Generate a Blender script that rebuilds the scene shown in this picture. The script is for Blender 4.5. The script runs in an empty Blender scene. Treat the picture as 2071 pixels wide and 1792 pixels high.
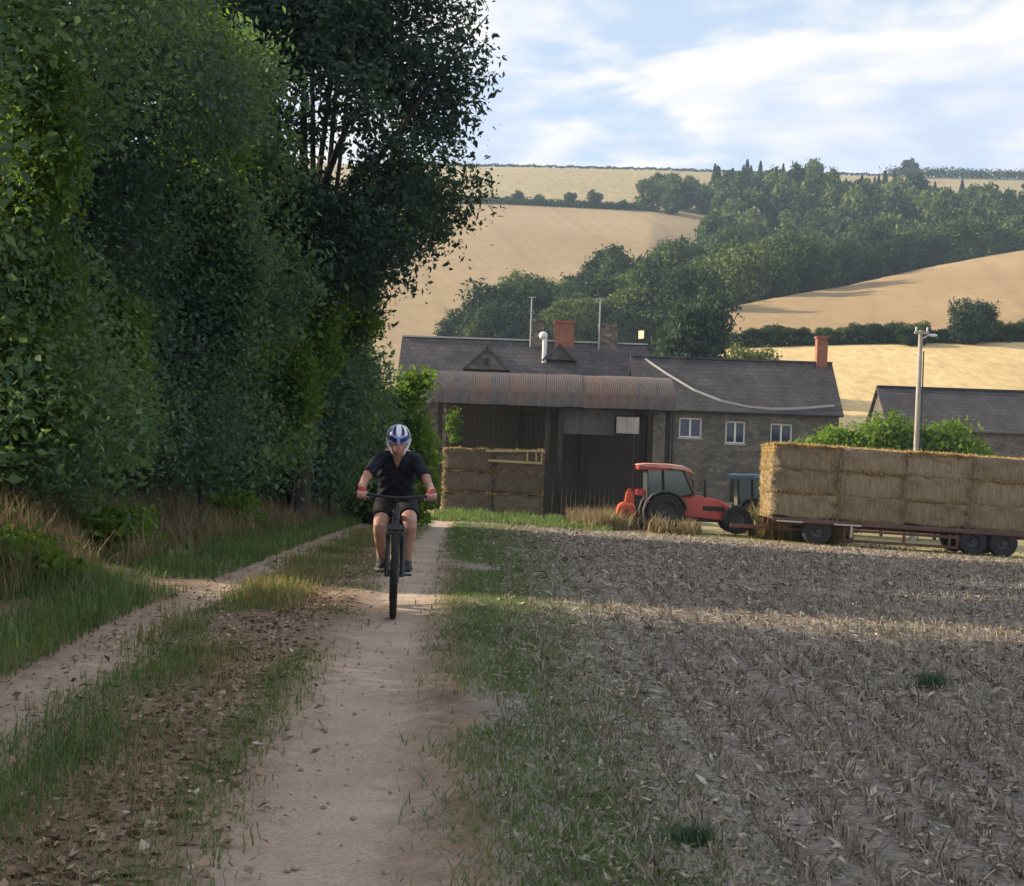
import bpy, bmesh, math, random
import numpy as np
from mathutils import Vector, Matrix

# ------------------------------------------------------------------ camera, world, sun
sc = bpy.context.scene
C = sc.collection
R = math.radians
EYE, F, CX, CY, HOR, ROLL = 1.35, 2800.0, 1035.5, 896.0, 930.0, R(2.0)
cam = bpy.data.cameras.new('camera'); camo = bpy.data.objects.new('camera', cam); C.objects.link(camo)
camo.location = (0, 0, EYE)
camo.rotation_mode = 'QUATERNION'
camo.rotation_quaternion = (Matrix.Rotation(R(90), 3, 'X') @ Matrix.Rotation(ROLL, 3, 'Z')).to_quaternion()
cam.sensor_fit = 'HORIZONTAL'; cam.sensor_width = 36; cam.lens = 36 * F / 2071
cam.shift_x = -math.sin(ROLL) * (HOR - CY) / 2071; cam.shift_y = math.cos(ROLL) * (HOR - CY) / 2071
cam.clip_start = 0.1; cam.clip_end = 6000
sc.camera = camo

SUN_H = Vector((-0.963, 0.27)).normalized(); SUN_EL = R(23)
SUN = Vector((SUN_H.x * math.cos(SUN_EL), SUN_H.y * math.cos(SUN_EL), math.sin(SUN_EL)))
sl = bpy.data.lights.new('sun', 'SUN'); sl.energy = 5.0; sl.angle = R(0.6); sl.color = (1, 0.84, 0.62)
so = bpy.data.objects.new('sun', sl); C.objects.link(so)
so.rotation_mode = 'QUATERNION'; so.rotation_quaternion = (-SUN).to_track_quat('-Z', 'Y'); so.location = (-60, 30, 60)

w = bpy.data.worlds.new('World'); sc.world = w; w.use_nodes = True
nt = w.node_tree; nt.nodes.clear()
def N(nt, t, **kw):
    n = nt.nodes.new(t)
    for k, v in kw.items():
        if k.startswith('i_'): n.inputs[k[2:].replace('_', ' ')].default_value = v
        else: setattr(n, k, v)
    return n
def math_node(nt, op, a, b=None, clamp=False):
    n = nt.nodes.new('ShaderNodeMath'); n.operation = op; n.use_clamp = clamp
    for i, v in enumerate((a, b)):
        if v is None: continue
        if isinstance(v, (int, float)): n.inputs[i].default_value = v
        else: nt.links.new(v, n.inputs[i])
    return n.outputs[0]
def ramp(nt, fac, stops, interp='LINEAR'):
    n = nt.nodes.new('ShaderNodeValToRGB'); n.color_ramp.interpolation = interp
    e = n.color_ramp.elements
    while len(e) > 1: e.remove(e[-1])
    e[0].position = stops[0][0]; e[0].color = (*stops[0][1], 1)
    for p, c in stops[1:]:
        q = e.new(p); q.color = (*c, 1)
    nt.links.new(fac, n.inputs[0]); return n.outputs[0]
def mixc(nt, fac, a, b, mode='MIX'):
    n = nt.nodes.new('ShaderNodeMix'); n.data_type = 'RGBA'; n.blend_type = mode
    for s, v in ((0, fac), (6, a), (7, b)):
        if isinstance(v, (int, float)): n.inputs[s].default_value = v
        elif isinstance(v, tuple): n.inputs[s].default_value = (*v, 1)
        else: nt.links.new(v, n.inputs[s])
    return n.outputs[2]
sky = N(nt, 'ShaderNodeTexSky', sky_type='NISHITA', sun_disc=False, sun_elevation=SUN_EL,
        sun_rotation=math.atan2(SUN_H.x, SUN_H.y), air_density=1.0, dust_density=0.6, ozone_density=1.5)
tc = N(nt, 'ShaderNodeTexCoord'); sep = N(nt, 'ShaderNodeSeparateXYZ'); nt.links.new(tc.outputs['Generated'], sep.inputs[0])
den = math_node(nt, 'ADD', math_node(nt, 'MAXIMUM', sep.outputs[2], 0.0), 0.10)
cmb = N(nt, 'ShaderNodeCombineXYZ')
nt.links.new(math_node(nt, 'DIVIDE', sep.outputs[0], den), cmb.inputs[0])
nt.links.new(math_node(nt, 'DIVIDE', sep.outputs[1], den), cmb.inputs[1])
def cloud_noise(scale, loc, detail, rough, dist=0.0):
    m = N(nt, 'ShaderNodeMapping'); m.inputs['Location'].default_value = loc; nt.links.new(cmb.outputs[0], m.inputs[0])
    n = N(nt, 'ShaderNodeTexNoise', i_Scale=scale, i_Detail=detail, i_Roughness=rough, i_Distortion=dist); nt.links.new(m.outputs[0], n.inputs[0])
    return n.outputs['Fac']
cov = cloud_noise(1.7, (3.6, 1.2, 0), 10, 0.55, 0.3)
cov2 = cloud_noise(1.7, (3.6 - .085, 1.2 - .03, 0), 4, 0.5, 0.3); cov1 = cloud_noise(1.7, (3.6, 1.2, 0), 6, 0.5, 0.3)
relief = math_node(nt, 'MULTIPLY', math_node(nt, 'SUBTRACT', cov1, cov2), 1.9)
shade = math_node(nt, 'ADD', cloud_noise(1.2, (9.3, 4.2, 2), 8, 0.56, 0.3), relief)
covr = ramp(nt, cov, [(0.37, (0, 0, 0)), (0.50, (1, 1, 1))], 'EASE')
cc = ramp(nt, shade, [(0.34, (4.7, 5.3, 6.7)), (0.45, (5.4, 5.85, 6.8)), (0.56, (6.3, 6.4, 6.7)), (0.72, (7.7, 7.35, 6.9))])
blue = mixc(nt, 0.80, sky.outputs[0], (4.5, 5.5, 7.0))
skyc = mixc(nt, covr, blue, cc)
bg = N(nt, 'ShaderNodeBackground', i_Strength=0.07); nt.links.new(skyc, bg.inputs[0])
wo = N(nt, 'ShaderNodeOutputWorld'); nt.links.new(bg.outputs[0], wo.inputs[0])
vs = sc.view_settings; vs.view_transform = 'Standard'; vs.look = 'None'; vs.gamma = 1; vs.use_curve_mapping = False; vs.exposure = 1.05
cy = sc.cycles
cy.max_bounces = 7; cy.diffuse_bounces = 3; cy.transmission_bounces = 4; cy.volume_bounces = 1; cy.transparent_max_bounces = 6
cy.use_denoising = True

# ------------------------------------------------------------------ helpers
rng = np.random.default_rng(7); random.seed(7)
def un(px, py):
    dx, dy, c, s = px - CX, py - CY, math.cos(ROLL), math.sin(ROLL)
    return CX + dx * c + dy * s, CY - dx * s + dy * c
def P(px, py, d):
    x, y = un(px, py)
    return Vector(((x - CX) * d / F, d, EYE + (HOR - y) * d / F))

def smooth(a, b, x):
    t = np.clip((x - a) / (b - a), 0, 1); return t * t * (3 - 2 * t)

class MB:
    def __init__(s): s.v = []; s.f = []
    def add(s, vs, fs):
        o = len(s.v); s.v += [tuple(v) for v in vs]; s.f += [tuple(i + o for i in f) for f in fs]; return s
    def box(s, c, size, rot=None, taper=1.0):
        x, y, z = (k / 2 for k in size); t = taper
        vs = [(-x, -y, -z), (x, -y, -z), (x, y, -z), (-x, y, -z), (-x * t, -y * t, z), (x * t, -y * t, z), (x * t, y * t, z), (-x * t, y * t, z)]
        if rot is not None:
            m = rot if isinstance(rot, Matrix) else Matrix.Rotation(rot, 3, 'Z'); vs = [m @ Vector(v) for v in vs]
        c = Vector(c)
        return s.add([Vector(v) + c for v in vs], [(0, 3, 2, 1), (4, 5, 6, 7), (0, 1, 5, 4), (1, 2, 6, 5), (2, 3, 7, 6), (3, 0, 4, 7)])
    def bar(s, a, b, w, h):
        a, b = Vector(a), Vector(b); d = b - a
        q = d.to_track_quat('Y', 'Z').to_matrix()
        return s.box((a + b) / 2, (w, d.length, h), q)
    def tube(s, pts, rad, seg=10, cap=True, flat=1.0):
        pts = [Vector(p) for p in pts]; n = len(pts)
        if isinstance(rad, (int, float)): rad = [rad] * n
        vs = []; up = Vector((0, 0, 1)); prev = None
        for i, p in enumerate(pts):
            t = (pts[min(i + 1, n - 1)] - pts[max(i - 1, 0)]).normalized()
            if prev is None:
                u = t.cross(up if abs(t.z) < 0.9 else Vector((1, 0, 0))).normalized()
            else:
                u = (prev - t * prev.dot(t)).normalized()
            prev = u; v = t.cross(u)
            for k in range(seg):
                a = 2 * math.pi * k / seg
                vs.append(p + u * math.cos(a) * rad[i] + v * math.sin(a) * rad[i] * flat)
        fs = [(i * seg + k, i * seg + (k + 1) % seg, (i + 1) * seg + (k + 1) % seg, (i + 1) * seg + k) for i in range(n - 1) for k in range(seg)]
        if cap: fs += [tuple(reversed(range(seg))), tuple((n - 1) * seg + k for k in range(seg))]
        return s.add(vs, fs)
    def rings(s, rings, cap=True, close=False):
        seg = len(rings[0]); n = len(rings); vs = [p for r in rings for p in r]
        fs = [(i * seg + k, i * seg + (k + 1) % seg, ((i + 1) % n) * seg + (k + 1) % seg, ((i + 1) % n) * seg + k) for i in range(n if close else n - 1) for k in range(seg)]
        if cap and not close: fs += [tuple(reversed(range(seg))), tuple((n - 1) * seg + k for k in range(seg))]
        return s.add(vs, fs)
    def lathe(s, prof, c=(0, 0, 0), axis='X', seg=24, close=True):
        rs = []
        for k in range(seg):
            a = 2 * math.pi * k / seg; ca, sa = math.cos(a), math.sin(a)
            rs.append([{'X': (c[0] + h, c[1] + r * ca, c[2] + r * sa), 'Y': (c[0] + r * ca, c[1] + h, c[2] - r * sa), 'Z': (c[0] + r * ca, c[1] + r * sa, c[2] + h)}[axis] for r, h in prof])
        m = len(prof); vs = [p for r in rs for p in r]; fs = []
        for k in range(seg):
            for j in range(m if close else m - 1):
                fs.append((k * m + j, k * m + (j + 1) % m, ((k + 1) % seg) * m + (j + 1) % m, ((k + 1) % seg) * m + j))
        return s.add(vs, fs)
    def ellipsoid(s, c, r, seg=14, rings=8, rot=None, lo=-90, hi=90):
        rs = []
        for i in range(rings + 1):
            a = R(lo + (hi - lo) * i / rings)
            a = max(min(a, R(89.5)), R(-89.5))
            ring = []
            for k in range(seg):
                b = 2 * math.pi * k / seg
                v = Vector((r[0] * math.cos(a) * math.cos(b), r[1] * math.cos(a) * math.sin(b), r[2] * math.sin(a)))
                if rot: v = rot @ v
                ring.append(v + Vector(c))
            rs.append(ring)
        return s.rings(rs)
    def prism(s, poly, axis, a, b):
        n = len(poly)
        def put(p, h): return {'X': (h, p[0], p[1]), 'Y': (p[0], h, p[1]), 'Z': (p[0], p[1], h)}[axis]
        vs = [put(p, a) for p in poly] + [put(p, b) for p in poly]
        fs = [tuple(range(n)), tuple(reversed(range(n, 2 * n)))] + [(i, i + n, (i + 1) % n + n, (i + 1) % n) for i in range(n)]
        return s.add(vs, fs)
    def mesh(s, name, m=None, smooth_=False, bevel=0, fix=True):
        me = bpy.data.meshes.new(name); me.from_pydata(s.v, [], s.f)
        if fix or bevel:
            bm = bmesh.new(); bm.from_mesh(me)
            if bevel: bmesh.ops.bevel(bm, geom=list(bm.edges), offset=bevel, segments=2, affect='EDGES', clamp_overlap=True)
            bmesh.ops.recalc_face_normals(bm, faces=bm.faces); bm.to_mesh(me); bm.free()
        if smooth_:
            me.polygons.foreach_set('use_smooth', [True] * len(me.polygons))
            try: me.set_sharp_from_angle(angle=R(40))
            except Exception: pass
        if m: me.materials.append(m)
        me.update(); return me
    def obj(s, name, m, parent=None, smooth_=False, bevel=0):
        return link(name, s.mesh(name, m, smooth_, bevel), parent)

def link(name, me, parent=None, loc=None):
    o = bpy.data.objects.new(name, me); C.objects.link(o)
    if parent: o.parent = parent
    if loc is not None: o.location = loc
    return o
def tag(o, label=None, cat=None, group=None, kind=None):
    if label: o['label'] = label
    if cat: o['category'] = cat
    if group: o['group'] = group
    if kind: o['kind'] = kind
    return o
def thing(name, label, cat, loc=(0, 0, 0), rz=0, group=None, rot=None):
    o = link(name, None, None, loc); o.rotation_euler = rot if rot else (0, 0, rz)
    return tag(o, label, cat, group)
def copy_tree(o, parent=None):
    c = o.copy(); C.objects.link(c); c.parent = parent
    for ch in list(o.children): copy_tree(ch, c)
    return c

def np_mesh(name, verts, nper, m=None, faces_tmpl=None, smooth_=False):
    """verts (N*nper,3); faces_tmpl: list of index tuples within one piece"""
    n = len(verts) // nper
    loops = []; starts = []; tot = 0; base = np.arange(n)[:, None] * nper
    cols = np.concatenate([base + np.array(f)[None, :] for f in faces_tmpl], axis=1)
    sizes = np.tile(np.array([len(f) for f in faces_tmpl]), n)
    me = bpy.data.meshes.new(name)
    me.vertices.add(len(verts)); me.vertices.foreach_set('co', np.ascontiguousarray(verts, dtype=np.float32).ravel())
    idx = cols.ravel().astype(np.int32)
    me.loops.add(len(idx)); me.loops.foreach_set('vertex_index', idx)
    st = np.concatenate([[0], np.cumsum(sizes)[:-1]]).astype(np.int32)
    me.polygons.add(len(sizes)); me.polygons.foreach_set('loop_start', st)
    if smooth_: me.polygons.foreach_set('use_smooth', np.ones(len(sizes), dtype=bool))
    me.update(calc_edges=True); me.validate()
    if m: me.materials.append(m)
    return me

def unit(a): return a / (np.linalg.norm(a, axis=1, keepdims=True) + 1e-9)
def leaf_verts(c, nrm, L, W, rg, droop=0.0):
    n = len(c); t = unit(np.cross(nrm, rg.normal(size=(n, 3)))); t[:, 2] -= droop; t = unit(t); b = unit(np.cross(nrm, t)); nn = np.cross(t, b)
    L = np.asarray(L).reshape(-1, 1); W = np.asarray(W).reshape(-1, 1)
    v = np.stack([c - t * L, c + b * W + nn * W * 0.35 - t * L * .15, c + t * L, c - b * W + nn * W * 0.35 - t * L * .15], axis=1)
    return v.reshape(-1, 3)
def blade_verts(p, h, wd, lean, rg):
    n = len(p); a = rg.uniform(0, 2 * np.pi, n); d = np.stack([np.cos(a), np.sin(a), 0 * a], 1)
    s = np.stack([-np.sin(a), np.cos(a), 0 * a], 1); h = h[:, None]; wd = wd[:, None]; up = np.array([[0, 0, 1.0]]); l = lean[:, None]
    mid = p + up * h * 0.55 + d * l * h * 0.3; tip = p + up * h * np.sqrt(np.clip(1 - l ** 2, .05, 1)) + d * l * h
    return np.stack([p - s * wd, p + s * wd, mid + s * wd * .7, mid - s * wd * .7, tip], 1).reshape(-1, 3)
BLADE_F = [(0, 1, 2, 3), (3, 2, 4)]
LEAF_F = [(0, 1, 2, 3)]

# ------------------------------------------------------------------ materials
def newmat(name):
    m = bpy.data.materials.new(name); m.use_nodes = True; t = m.node_tree; t.nodes.clear()
    o = t.nodes.new('ShaderNodeOutputMaterial'); p = t.nodes.new('ShaderNodeBsdfPrincipled'); t.links.new(p.outputs[0], o.inputs[0])
    return m, t, p, o
def noisetex(t, scale, detail=4, rough=.55, stretch=None, coord='Object', dist=0):
    c = t.nodes.new('ShaderNodeTexCoord'); n = t.nodes.new('ShaderNodeTexNoise')
    n.inputs['Scale'].default_value = scale; n.inputs['Detail'].default_value = detail; n.inputs['Roughness'].default_value = rough; n.inputs['Distortion'].default_value = dist
    src = c.outputs[coord]
    if stretch:
        mp = t.nodes.new('ShaderNodeMapping'); mp.inputs['Scale'].default_value = stretch; t.links.new(src, mp.inputs[0]); src = mp.outputs[0]
    t.links.new(src, n.inputs[0]); return n.outputs['Fac']
def bump(t, p, h, strength, dist=0.02):
    b = t.nodes.new('ShaderNodeBump'); b.inputs['Strength'].default_value = strength; b.inputs['Distance'].default_value = dist
    t.links.new(h, b.inputs['Height']); t.links.new(b.outputs[0], p.inputs['Normal'])
def pm(name, c1, c2, scale=3, rough=.85, bs=.3, bd=.02, stretch=None, fine=None, metal=0, spec=.3):
    """two-colour noisy surface with relief"""
    m, t, p, o = newmat(name)
    n1 = noisetex(t, scale, 6, .6, stretch)
    col = ramp(t, n1, [(.33, c1), (.67, c2)])
    n2 = noisetex(t, (fine or scale * 9), 5, .65, stretch)
    g = ramp(t, n2, [(.25, (.6, .6, .6)), (.75, (1.3, 1.3, 1.3))])
    col = mixc(t, .8, col, g, 'MULTIPLY')
    t.links.new(col, p.inputs['Base Color']); p.inputs['Roughness'].default_value = rough; p.inputs['Metallic'].default_value = metal
    p.inputs['Specular IOR Level'].default_value = spec
    if bs: bump(t, p, n2, bs, bd)
    return m
def plain(name, c, rough=.5, metal=0, spec=.4, dirt=.25, scale=6):
    m, t, p, o = newmat(name)
    n = noisetex(t, scale, 5, .6)
    d = tuple(k * (1 - dirt) for k in c)
    t.links.new(ramp(t, n, [(.35, d), (.65, c)]), p.inputs['Base Color'])
    p.inputs['Roughness'].default_value = rough; p.inputs['Metallic'].default_value = metal; p.inputs['Specular IOR Level'].default_value = spec
    return m
def leafmat(name, stops, trans=.35, rough=.5, clump=None, tint=(1.25, 1.3, .55), obj=False):
    """leaf colours vary leaf by leaf and, on a larger scale, spray by spray"""
    m, t, p, o = newmat(name)
    g = t.nodes.new('ShaderNodeNewGeometry')
    fac = g.outputs['Random Per Island']
    if clump:
        n = noisetex(t, clump, 3, .5)
        fac = math_node(t, 'ADD', math_node(t, 'MULTIPLY', fac, .5), math_node(t, 'MULTIPLY', math_node(t, 'SUBTRACT', n, .25), 1.0), True)
    if obj:
        oi = t.nodes.new('ShaderNodeObjectInfo'); fac = math_node(t, 'ADD', fac, math_node(t, 'MULTIPLY', math_node(t, 'SUBTRACT', oi.outputs['Random'], .5), .85), True)
    col = ramp(t, fac, stops)
    t.links.new(col, p.inputs['Base Color']); p.inputs['Roughness'].default_value = max(rough, .62); p.inputs['Specular IOR Level'].default_value = .15
    if trans:
        tr = t.nodes.new('ShaderNodeBsdfTranslucent'); t.links.new(mixc(t, 1.0, col, tint, 'MULTIPLY'), tr.inputs[0])
        mx = t.nodes.new('ShaderNodeMixShader'); mx.inputs[0].default_value = trans
        t.links.new(p.outputs[0], mx.inputs[1]); t.links.new(tr.outputs[0], mx.inputs[2]); t.links.new(mx.outputs[0], o.inputs[0])
    return m
def slate(name, c1, c2, sx=.3, sz=.22, rot=None):
    m, t, p, o = newmat(name)
    c = t.nodes.new('ShaderNodeTexCoord'); mp = t.nodes.new('ShaderNodeMapping')
    if rot: mp.inputs['Rotation'].default_value = rot
    t.links.new(c.outputs['Object'], mp.inputs[0])
    b = t.nodes.new('ShaderNodeTexBrick'); t.links.new(mp.outputs[0], b.inputs[0])
    b.inputs['Scale'].default_value = 1; b.inputs['Brick Width'].default_value = sx; b.inputs['Row Height'].default_value = sz; b.inputs['Mortar Size'].default_value = .012
    b.inputs['Color1'].default_value = (*c1, 1); b.inputs['Color2'].default_value = (*c2, 1); b.inputs['Mortar'].default_value = (*[k * .45 for k in c1], 1)
    n = noisetex(t, .5, 5, .6); g = ramp(t, n, [(.3, (.62, .6, .6)), (.7, (1.3, 1.27, 1.2))])
    t.links.new(mixc(t, .9, b.outputs[0], g, 'MULTIPLY'), p.inputs['Base Color']); p.inputs['Roughness'].default_value = .75
    p.inputs['Specular IOR Level'].default_value = .25
    bump(t, p, b.outputs['Fac'], .5, -.02); return m

def stonemat(name, cols, size=.32):
    m, t, p, o = newmat(name); c = t.nodes.new('ShaderNodeTexCoord'); mp = t.nodes.new('ShaderNodeMapping'); mp.inputs['Scale'].default_value = (1, 1, 1.9); t.links.new(c.outputs['Object'], mp.inputs[0])
    v = t.nodes.new('ShaderNodeTexVoronoi'); v.inputs['Scale'].default_value = 1 / size; t.links.new(mp.outputs[0], v.inputs[0])
    e = t.nodes.new('ShaderNodeTexVoronoi'); e.feature = 'DISTANCE_TO_EDGE'; e.inputs['Scale'].default_value = 1 / size; t.links.new(mp.outputs[0], e.inputs[0])
    sp_ = t.nodes.new('ShaderNodeSeparateColor'); t.links.new(v.outputs['Color'], sp_.inputs[0])
    col = ramp(t, sp_.outputs[0], cols); n = noisetex(t, .7, 5, .6); col = mixc(t, .9, col, ramp(t, n, [(.3, (.65, .64, .63)), (.7, (1.3, 1.28, 1.22))]), 'MULTIPLY')
    j = ramp(t, e.outputs['Distance'], [(0, (.75, .73, .7)), (.08, (1, 1, 1))]); col = mixc(t, 1.0, col, j, 'MULTIPLY')
    t.links.new(col, p.inputs['Base Color']); p.inputs['Roughness'].default_value = .92; p.inputs['Specular IOR Level'].default_value = .2
    bump(t, p, j, .7, .03); return m
def fieldmat(name, c1, c2, rot, gap=20):
    m, t, p, o = newmat(name); n1 = noisetex(t, .012, 6, .6); n2 = noisetex(t, .5, 5, .65, (1, .3, 1))
    col = mixc(t, .75, ramp(t, n1, [(.33, c1), (.67, c2)]), ramp(t, n2, [(.25, (.78, .77, .76)), (.75, (1.16, 1.16, 1.16))]), 'MULTIPLY')
    c = t.nodes.new('ShaderNodeTexCoord'); mp = t.nodes.new('ShaderNodeMapping'); mp.inputs['Rotation'].default_value = (0, 0, rot); t.links.new(c.outputs['Object'], mp.inputs[0])
    wv = t.nodes.new('ShaderNodeTexWave'); wv.inputs['Scale'].default_value = .314 / gap * 1.0; wv.inputs['Distortion'].default_value = .6; wv.inputs['Detail'].default_value = 1; wv.inputs['Detail Scale'].default_value = .4; t.links.new(mp.outputs[0], wv.inputs[0])
    col = mixc(t, 1.0, col, ramp(t, wv.outputs['Fac'], [(0, (.92, .91, .90)), (.04, (1, 1, 1))]), 'MULTIPLY')
    t.links.new(col, p.inputs['Base Color']); p.inputs['Roughness'].default_value = .95; p.inputs['Specular IOR Level'].default_value = .15; bump(t, p, n2, .2, .05); return m
M = {}
M['path'] = pm('path_earth', (.24, .20, .175), (.36, .31, .28), 1.3, .95, .5, .02, None, 40)
M['dirt'] = pm('verge_earth', (.115, .095, .075), (.21, .165, .13), .9, .95, .6, .03, None, 22)
M['stubble_soil'] = pm('stubble_soil', (.205, .178, .152), (.335, .292, .25), 1.6, .95, .8, .04, None, 26)
M['rough'] = pm('rough_grass_earth', (.20, .18, .08), (.40, .33, .16), .15, .95, .3, .03, None, 6)
M['pale_field'] = pm('pale_field', (.48, .345, .15), (.62, .47, .235), .06, .95, .3, .05, (1, .25, 1), 1.2)
M['tan_field'] = fieldmat('tan_field', (.285, .195, .098), (.35, .245, .13), .25)
M['tan_field2'] = fieldmat('tan_field_upper', (.285, .205, .11), (.35, .255, .145), -.15, 24)
M['top_field'] = pm('top_field', (.27, .225, .105), (.34, .265, .14), .012, .95, .2, .05, (1, .3, 1), .4)
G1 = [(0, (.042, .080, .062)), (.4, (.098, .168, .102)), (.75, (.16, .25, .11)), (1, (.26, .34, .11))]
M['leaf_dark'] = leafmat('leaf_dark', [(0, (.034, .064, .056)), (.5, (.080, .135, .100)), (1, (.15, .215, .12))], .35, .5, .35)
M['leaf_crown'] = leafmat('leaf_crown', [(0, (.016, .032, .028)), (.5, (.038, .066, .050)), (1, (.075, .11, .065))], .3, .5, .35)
M['leaf_mid'] = leafmat('leaf_mid', G1, .38, .5, .4)
M['leaf_pale_and_lit'] = leafmat('leaf_pale_and_lit', [(0, (.06, .11, .025)), (.5, (.125, .21, .04)), (1, (.23, .30, .06))], .45, .5, .5)  # light-leaved plants, and the sprays whose sunlit look is put into the colour
M['leaf_wood'] = leafmat('leaf_wood', [(0, (.016, .03, .02)), (.4, (.038, .068, .03)), (.75, (.095, .135, .045)), (1, (.18, .21, .07))], .25, .6, .12, obj=True)
M['leaf_conifer'] = leafmat('leaf_conifer', [(0, (.015, .03, .02)), (.5, (.03, .055, .028)), (1, (.06, .09, .035))], .15, .6, .2)
M['grass_green'] = leafmat('grass_green', [(0, (.06, .10, .035)), (.5, (.12, .18, .065)), (.85, (.19, .235, .09)), (1, (.34, .31, .17))], .3, .6, .8)
M['grass_brown'] = leafmat('grass_brown', [(0, (.10, .13, .055)), (.3, (.18, .17, .09)), (.6, (.28, .21, .125)), (1, (.42, .33, .20))], .3, .7, .7, (1.1, 1, .8))
M['grass_pale'] = leafmat('grass_pale', [(0, (.10, .11, .035)), (.5, (.25, .22, .09)), (1, (.45, .36, .17))], .3, .7, .7, (1.1, 1, .7))
M['straw'] = leafmat('stubble_straw', [(0, (.085, .072, .058)), (.3, (.205, .168, .132)), (.7, (.355, .295, .235)), (.95, (.46, .39, .315)), (1, (.60, .53, .45))], .12, .8, None, (1, 1, .9))
M['litter'] = leafmat('leaf_litter', [(0, (.12, .08, .052)), (.5, (.25, .17, .11)), (.9, (.38, .27, .18)), (1, (.55, .47, .38))], .1, .8, None, (1, 1, 1))
M['bark'] = pm('bark', (.04, .034, .028), (.085, .072, .058), 3, .95, .9, .04, (1, 1, .3))
M['stone'] = stonemat('rubble_stone', [(0, (.085, .072, .06)), (.5, (.15, .13, .11)), (1, (.24, .21, .175))])
# ------------------------------------------------------------------ terrain
Z0Y = np.array([-40, 4, 12, 20, 30, 41, 50, 60, 75.]); Z0Z = np.array([.15, 0, -.07, -.17, -.42, -.75, -.98, -1.0, -1.2])
# slope profiles, column by column: (picture column, [(distance, picture row) ...]) as seen from the track
COLS = [(-2500, [(95, 900), (150, 800), (170, 760), (190, 725), (215, 690), (430, 430), (600, 345), (720, 390)]),
        (830, [(95, 950), (150, 800), (170, 765), (190, 730), (215, 695), (430, 410), (600, 332), (720, 380)]),
        (1000, [(95, 950), (150, 800), (170, 765), (190, 730), (215, 695), (430, 412), (600, 333), (720, 380)]),
        (1300, [(95, 950), (150, 790), (175, 745), (200, 715), (250, 615), (430, 427), (600, 340), (720, 380)]),
        (1460, [(95, 930), (150, 702), (200, 618), (230, 645), (330, 575), (430, 447), (605, 345), (720, 390)]),
        (1700, [(100, 905), (150, 694), (245, 573), (275, 615), (340, 560), (440, 457), (620, 350), (740, 390)]),
        (2071, [(102, 912), (150, 688), (300, 498), (330, 530), (380, 500), (460, 455), (660, 358), (780, 400)]),
        (5500, [(95, 930), (150, 840), (300, 680), (330, 690), (380, 650), (460, 600), (660, 500), (780, 540)])]
def colz(px, tab):
    out = []
    for d, r in tab:
        y = CY - (px - CX) * math.sin(ROLL) + (r - CY) * math.cos(ROLL) if 0 < px < 2500 else r
        out.append((d, EYE + (HOR - y) * d / F))
    return out
COLZ = [(px, colz(px, t)) for px, t in COLS]
CPX = np.array([c[0] for c in COLZ], float)
CD = np.array([[q[0] for q in c[1]] for c in COLZ], float); CZ = np.array([[q[1] for q in c[1]] for c in COLZ], float)
def near_z(x, y):
    z = np.interp(y, Z0Y, Z0Z) - .03 * smooth(12, 45, y) * np.clip(x, -10, 40)
    return z + .55 * smooth(-4.5, -6.4, x) * smooth(60, 52, y)
def prof(px):
    px = min(max(px, CPX[0]), CPX[-1]); i = min(int(np.searchsorted(CPX, px, 'right')) - 1, len(CPX) - 2)
    t = (px - CPX[i]) / (CPX[i + 1] - CPX[i])
    return CD[i] * (1 - t) + CD[i + 1] * t, CZ[i] * (1 - t) + CZ[i + 1] * t
def Gz(x, y):
    if y <= 72: return float(near_z(np.float64(x), np.float64(y)))
    px = CX + F * x / y; d, z = prof(px)
    zn = float(near_z(np.float64(x), np.float64(72.)))
    d = np.concatenate([[72], d]); z = np.concatenate([[zn], z])
    d = np.concatenate([d, [1300]]); z = np.concatenate([z, [z[-1] - 25]])
    # Catmull-like smoothing: average of three taps
    k = .03 * y
    return float((np.interp(y - k, d, z) + 2 * np.interp(y, d, z) + np.interp(y + k, d, z)) / 4)
def Garr(x, y): return np.array([Gz(a, b) for a, b in zip(x, y)])

xs = np.unique(np.round(np.concatenate([np.arange(-30, 40.1, 1), np.arange(-110, 131, 4), np.arange(-320, 321, 9), np.arange(-1000, 1001, 60)]), 2))
ys = np.unique(np.round(np.concatenate([np.arange(-40, 80.1, 1), np.arange(80, 201, 3), np.arange(200, 740, 5.5), np.arange(740, 1200, 45)]), 2))
XX, YY = np.meshgrid(xs, ys); ZZ = Garr(XX.ravel(), YY.ravel()); V = np.stack([XX.ravel(), YY.ravel(), ZZ], 1)
nx, ny = len(xs), len(ys)
ii, jj = np.meshgrid(np.arange(nx - 1), np.arange(ny - 1)); ii = ii.ravel(); jj = jj.ravel()
Q = np.stack([jj * nx + ii, jj * nx + ii + 1, (jj + 1) * nx + ii + 1, (jj + 1) * nx + ii], 1)
cxm = (xs[ii] + xs[ii + 1]) / 2; cym = (ys[jj] + ys[jj + 1]) / 2
pxm = CX + F * cxm / np.maximum(cym, 1)
reg = np.zeros(len(Q), int)
d1, d2, d3, d6, d7 = (np.interp(pxm, CPX, CD[:, k]) for k in (0, 1, 2, 5, 6))
d5 = np.interp(pxm, CPX, CD[:, 4])
far = cym > 86
reg[far & (cym < d2)] = 1
reg[far & (cym >= d2) & (cym < d3 + 6) & (pxm > 1400)] = 2
reg[far & (reg == 0) & (cym >= d2) & (cym < d6)] = 3
reg[far & (cym >= d6)] = 4
FIELD_NAMES = ['ground', 'pale_field', 'hillside_field', 'upper_hillside_field', 'hilltop_field']
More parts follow.
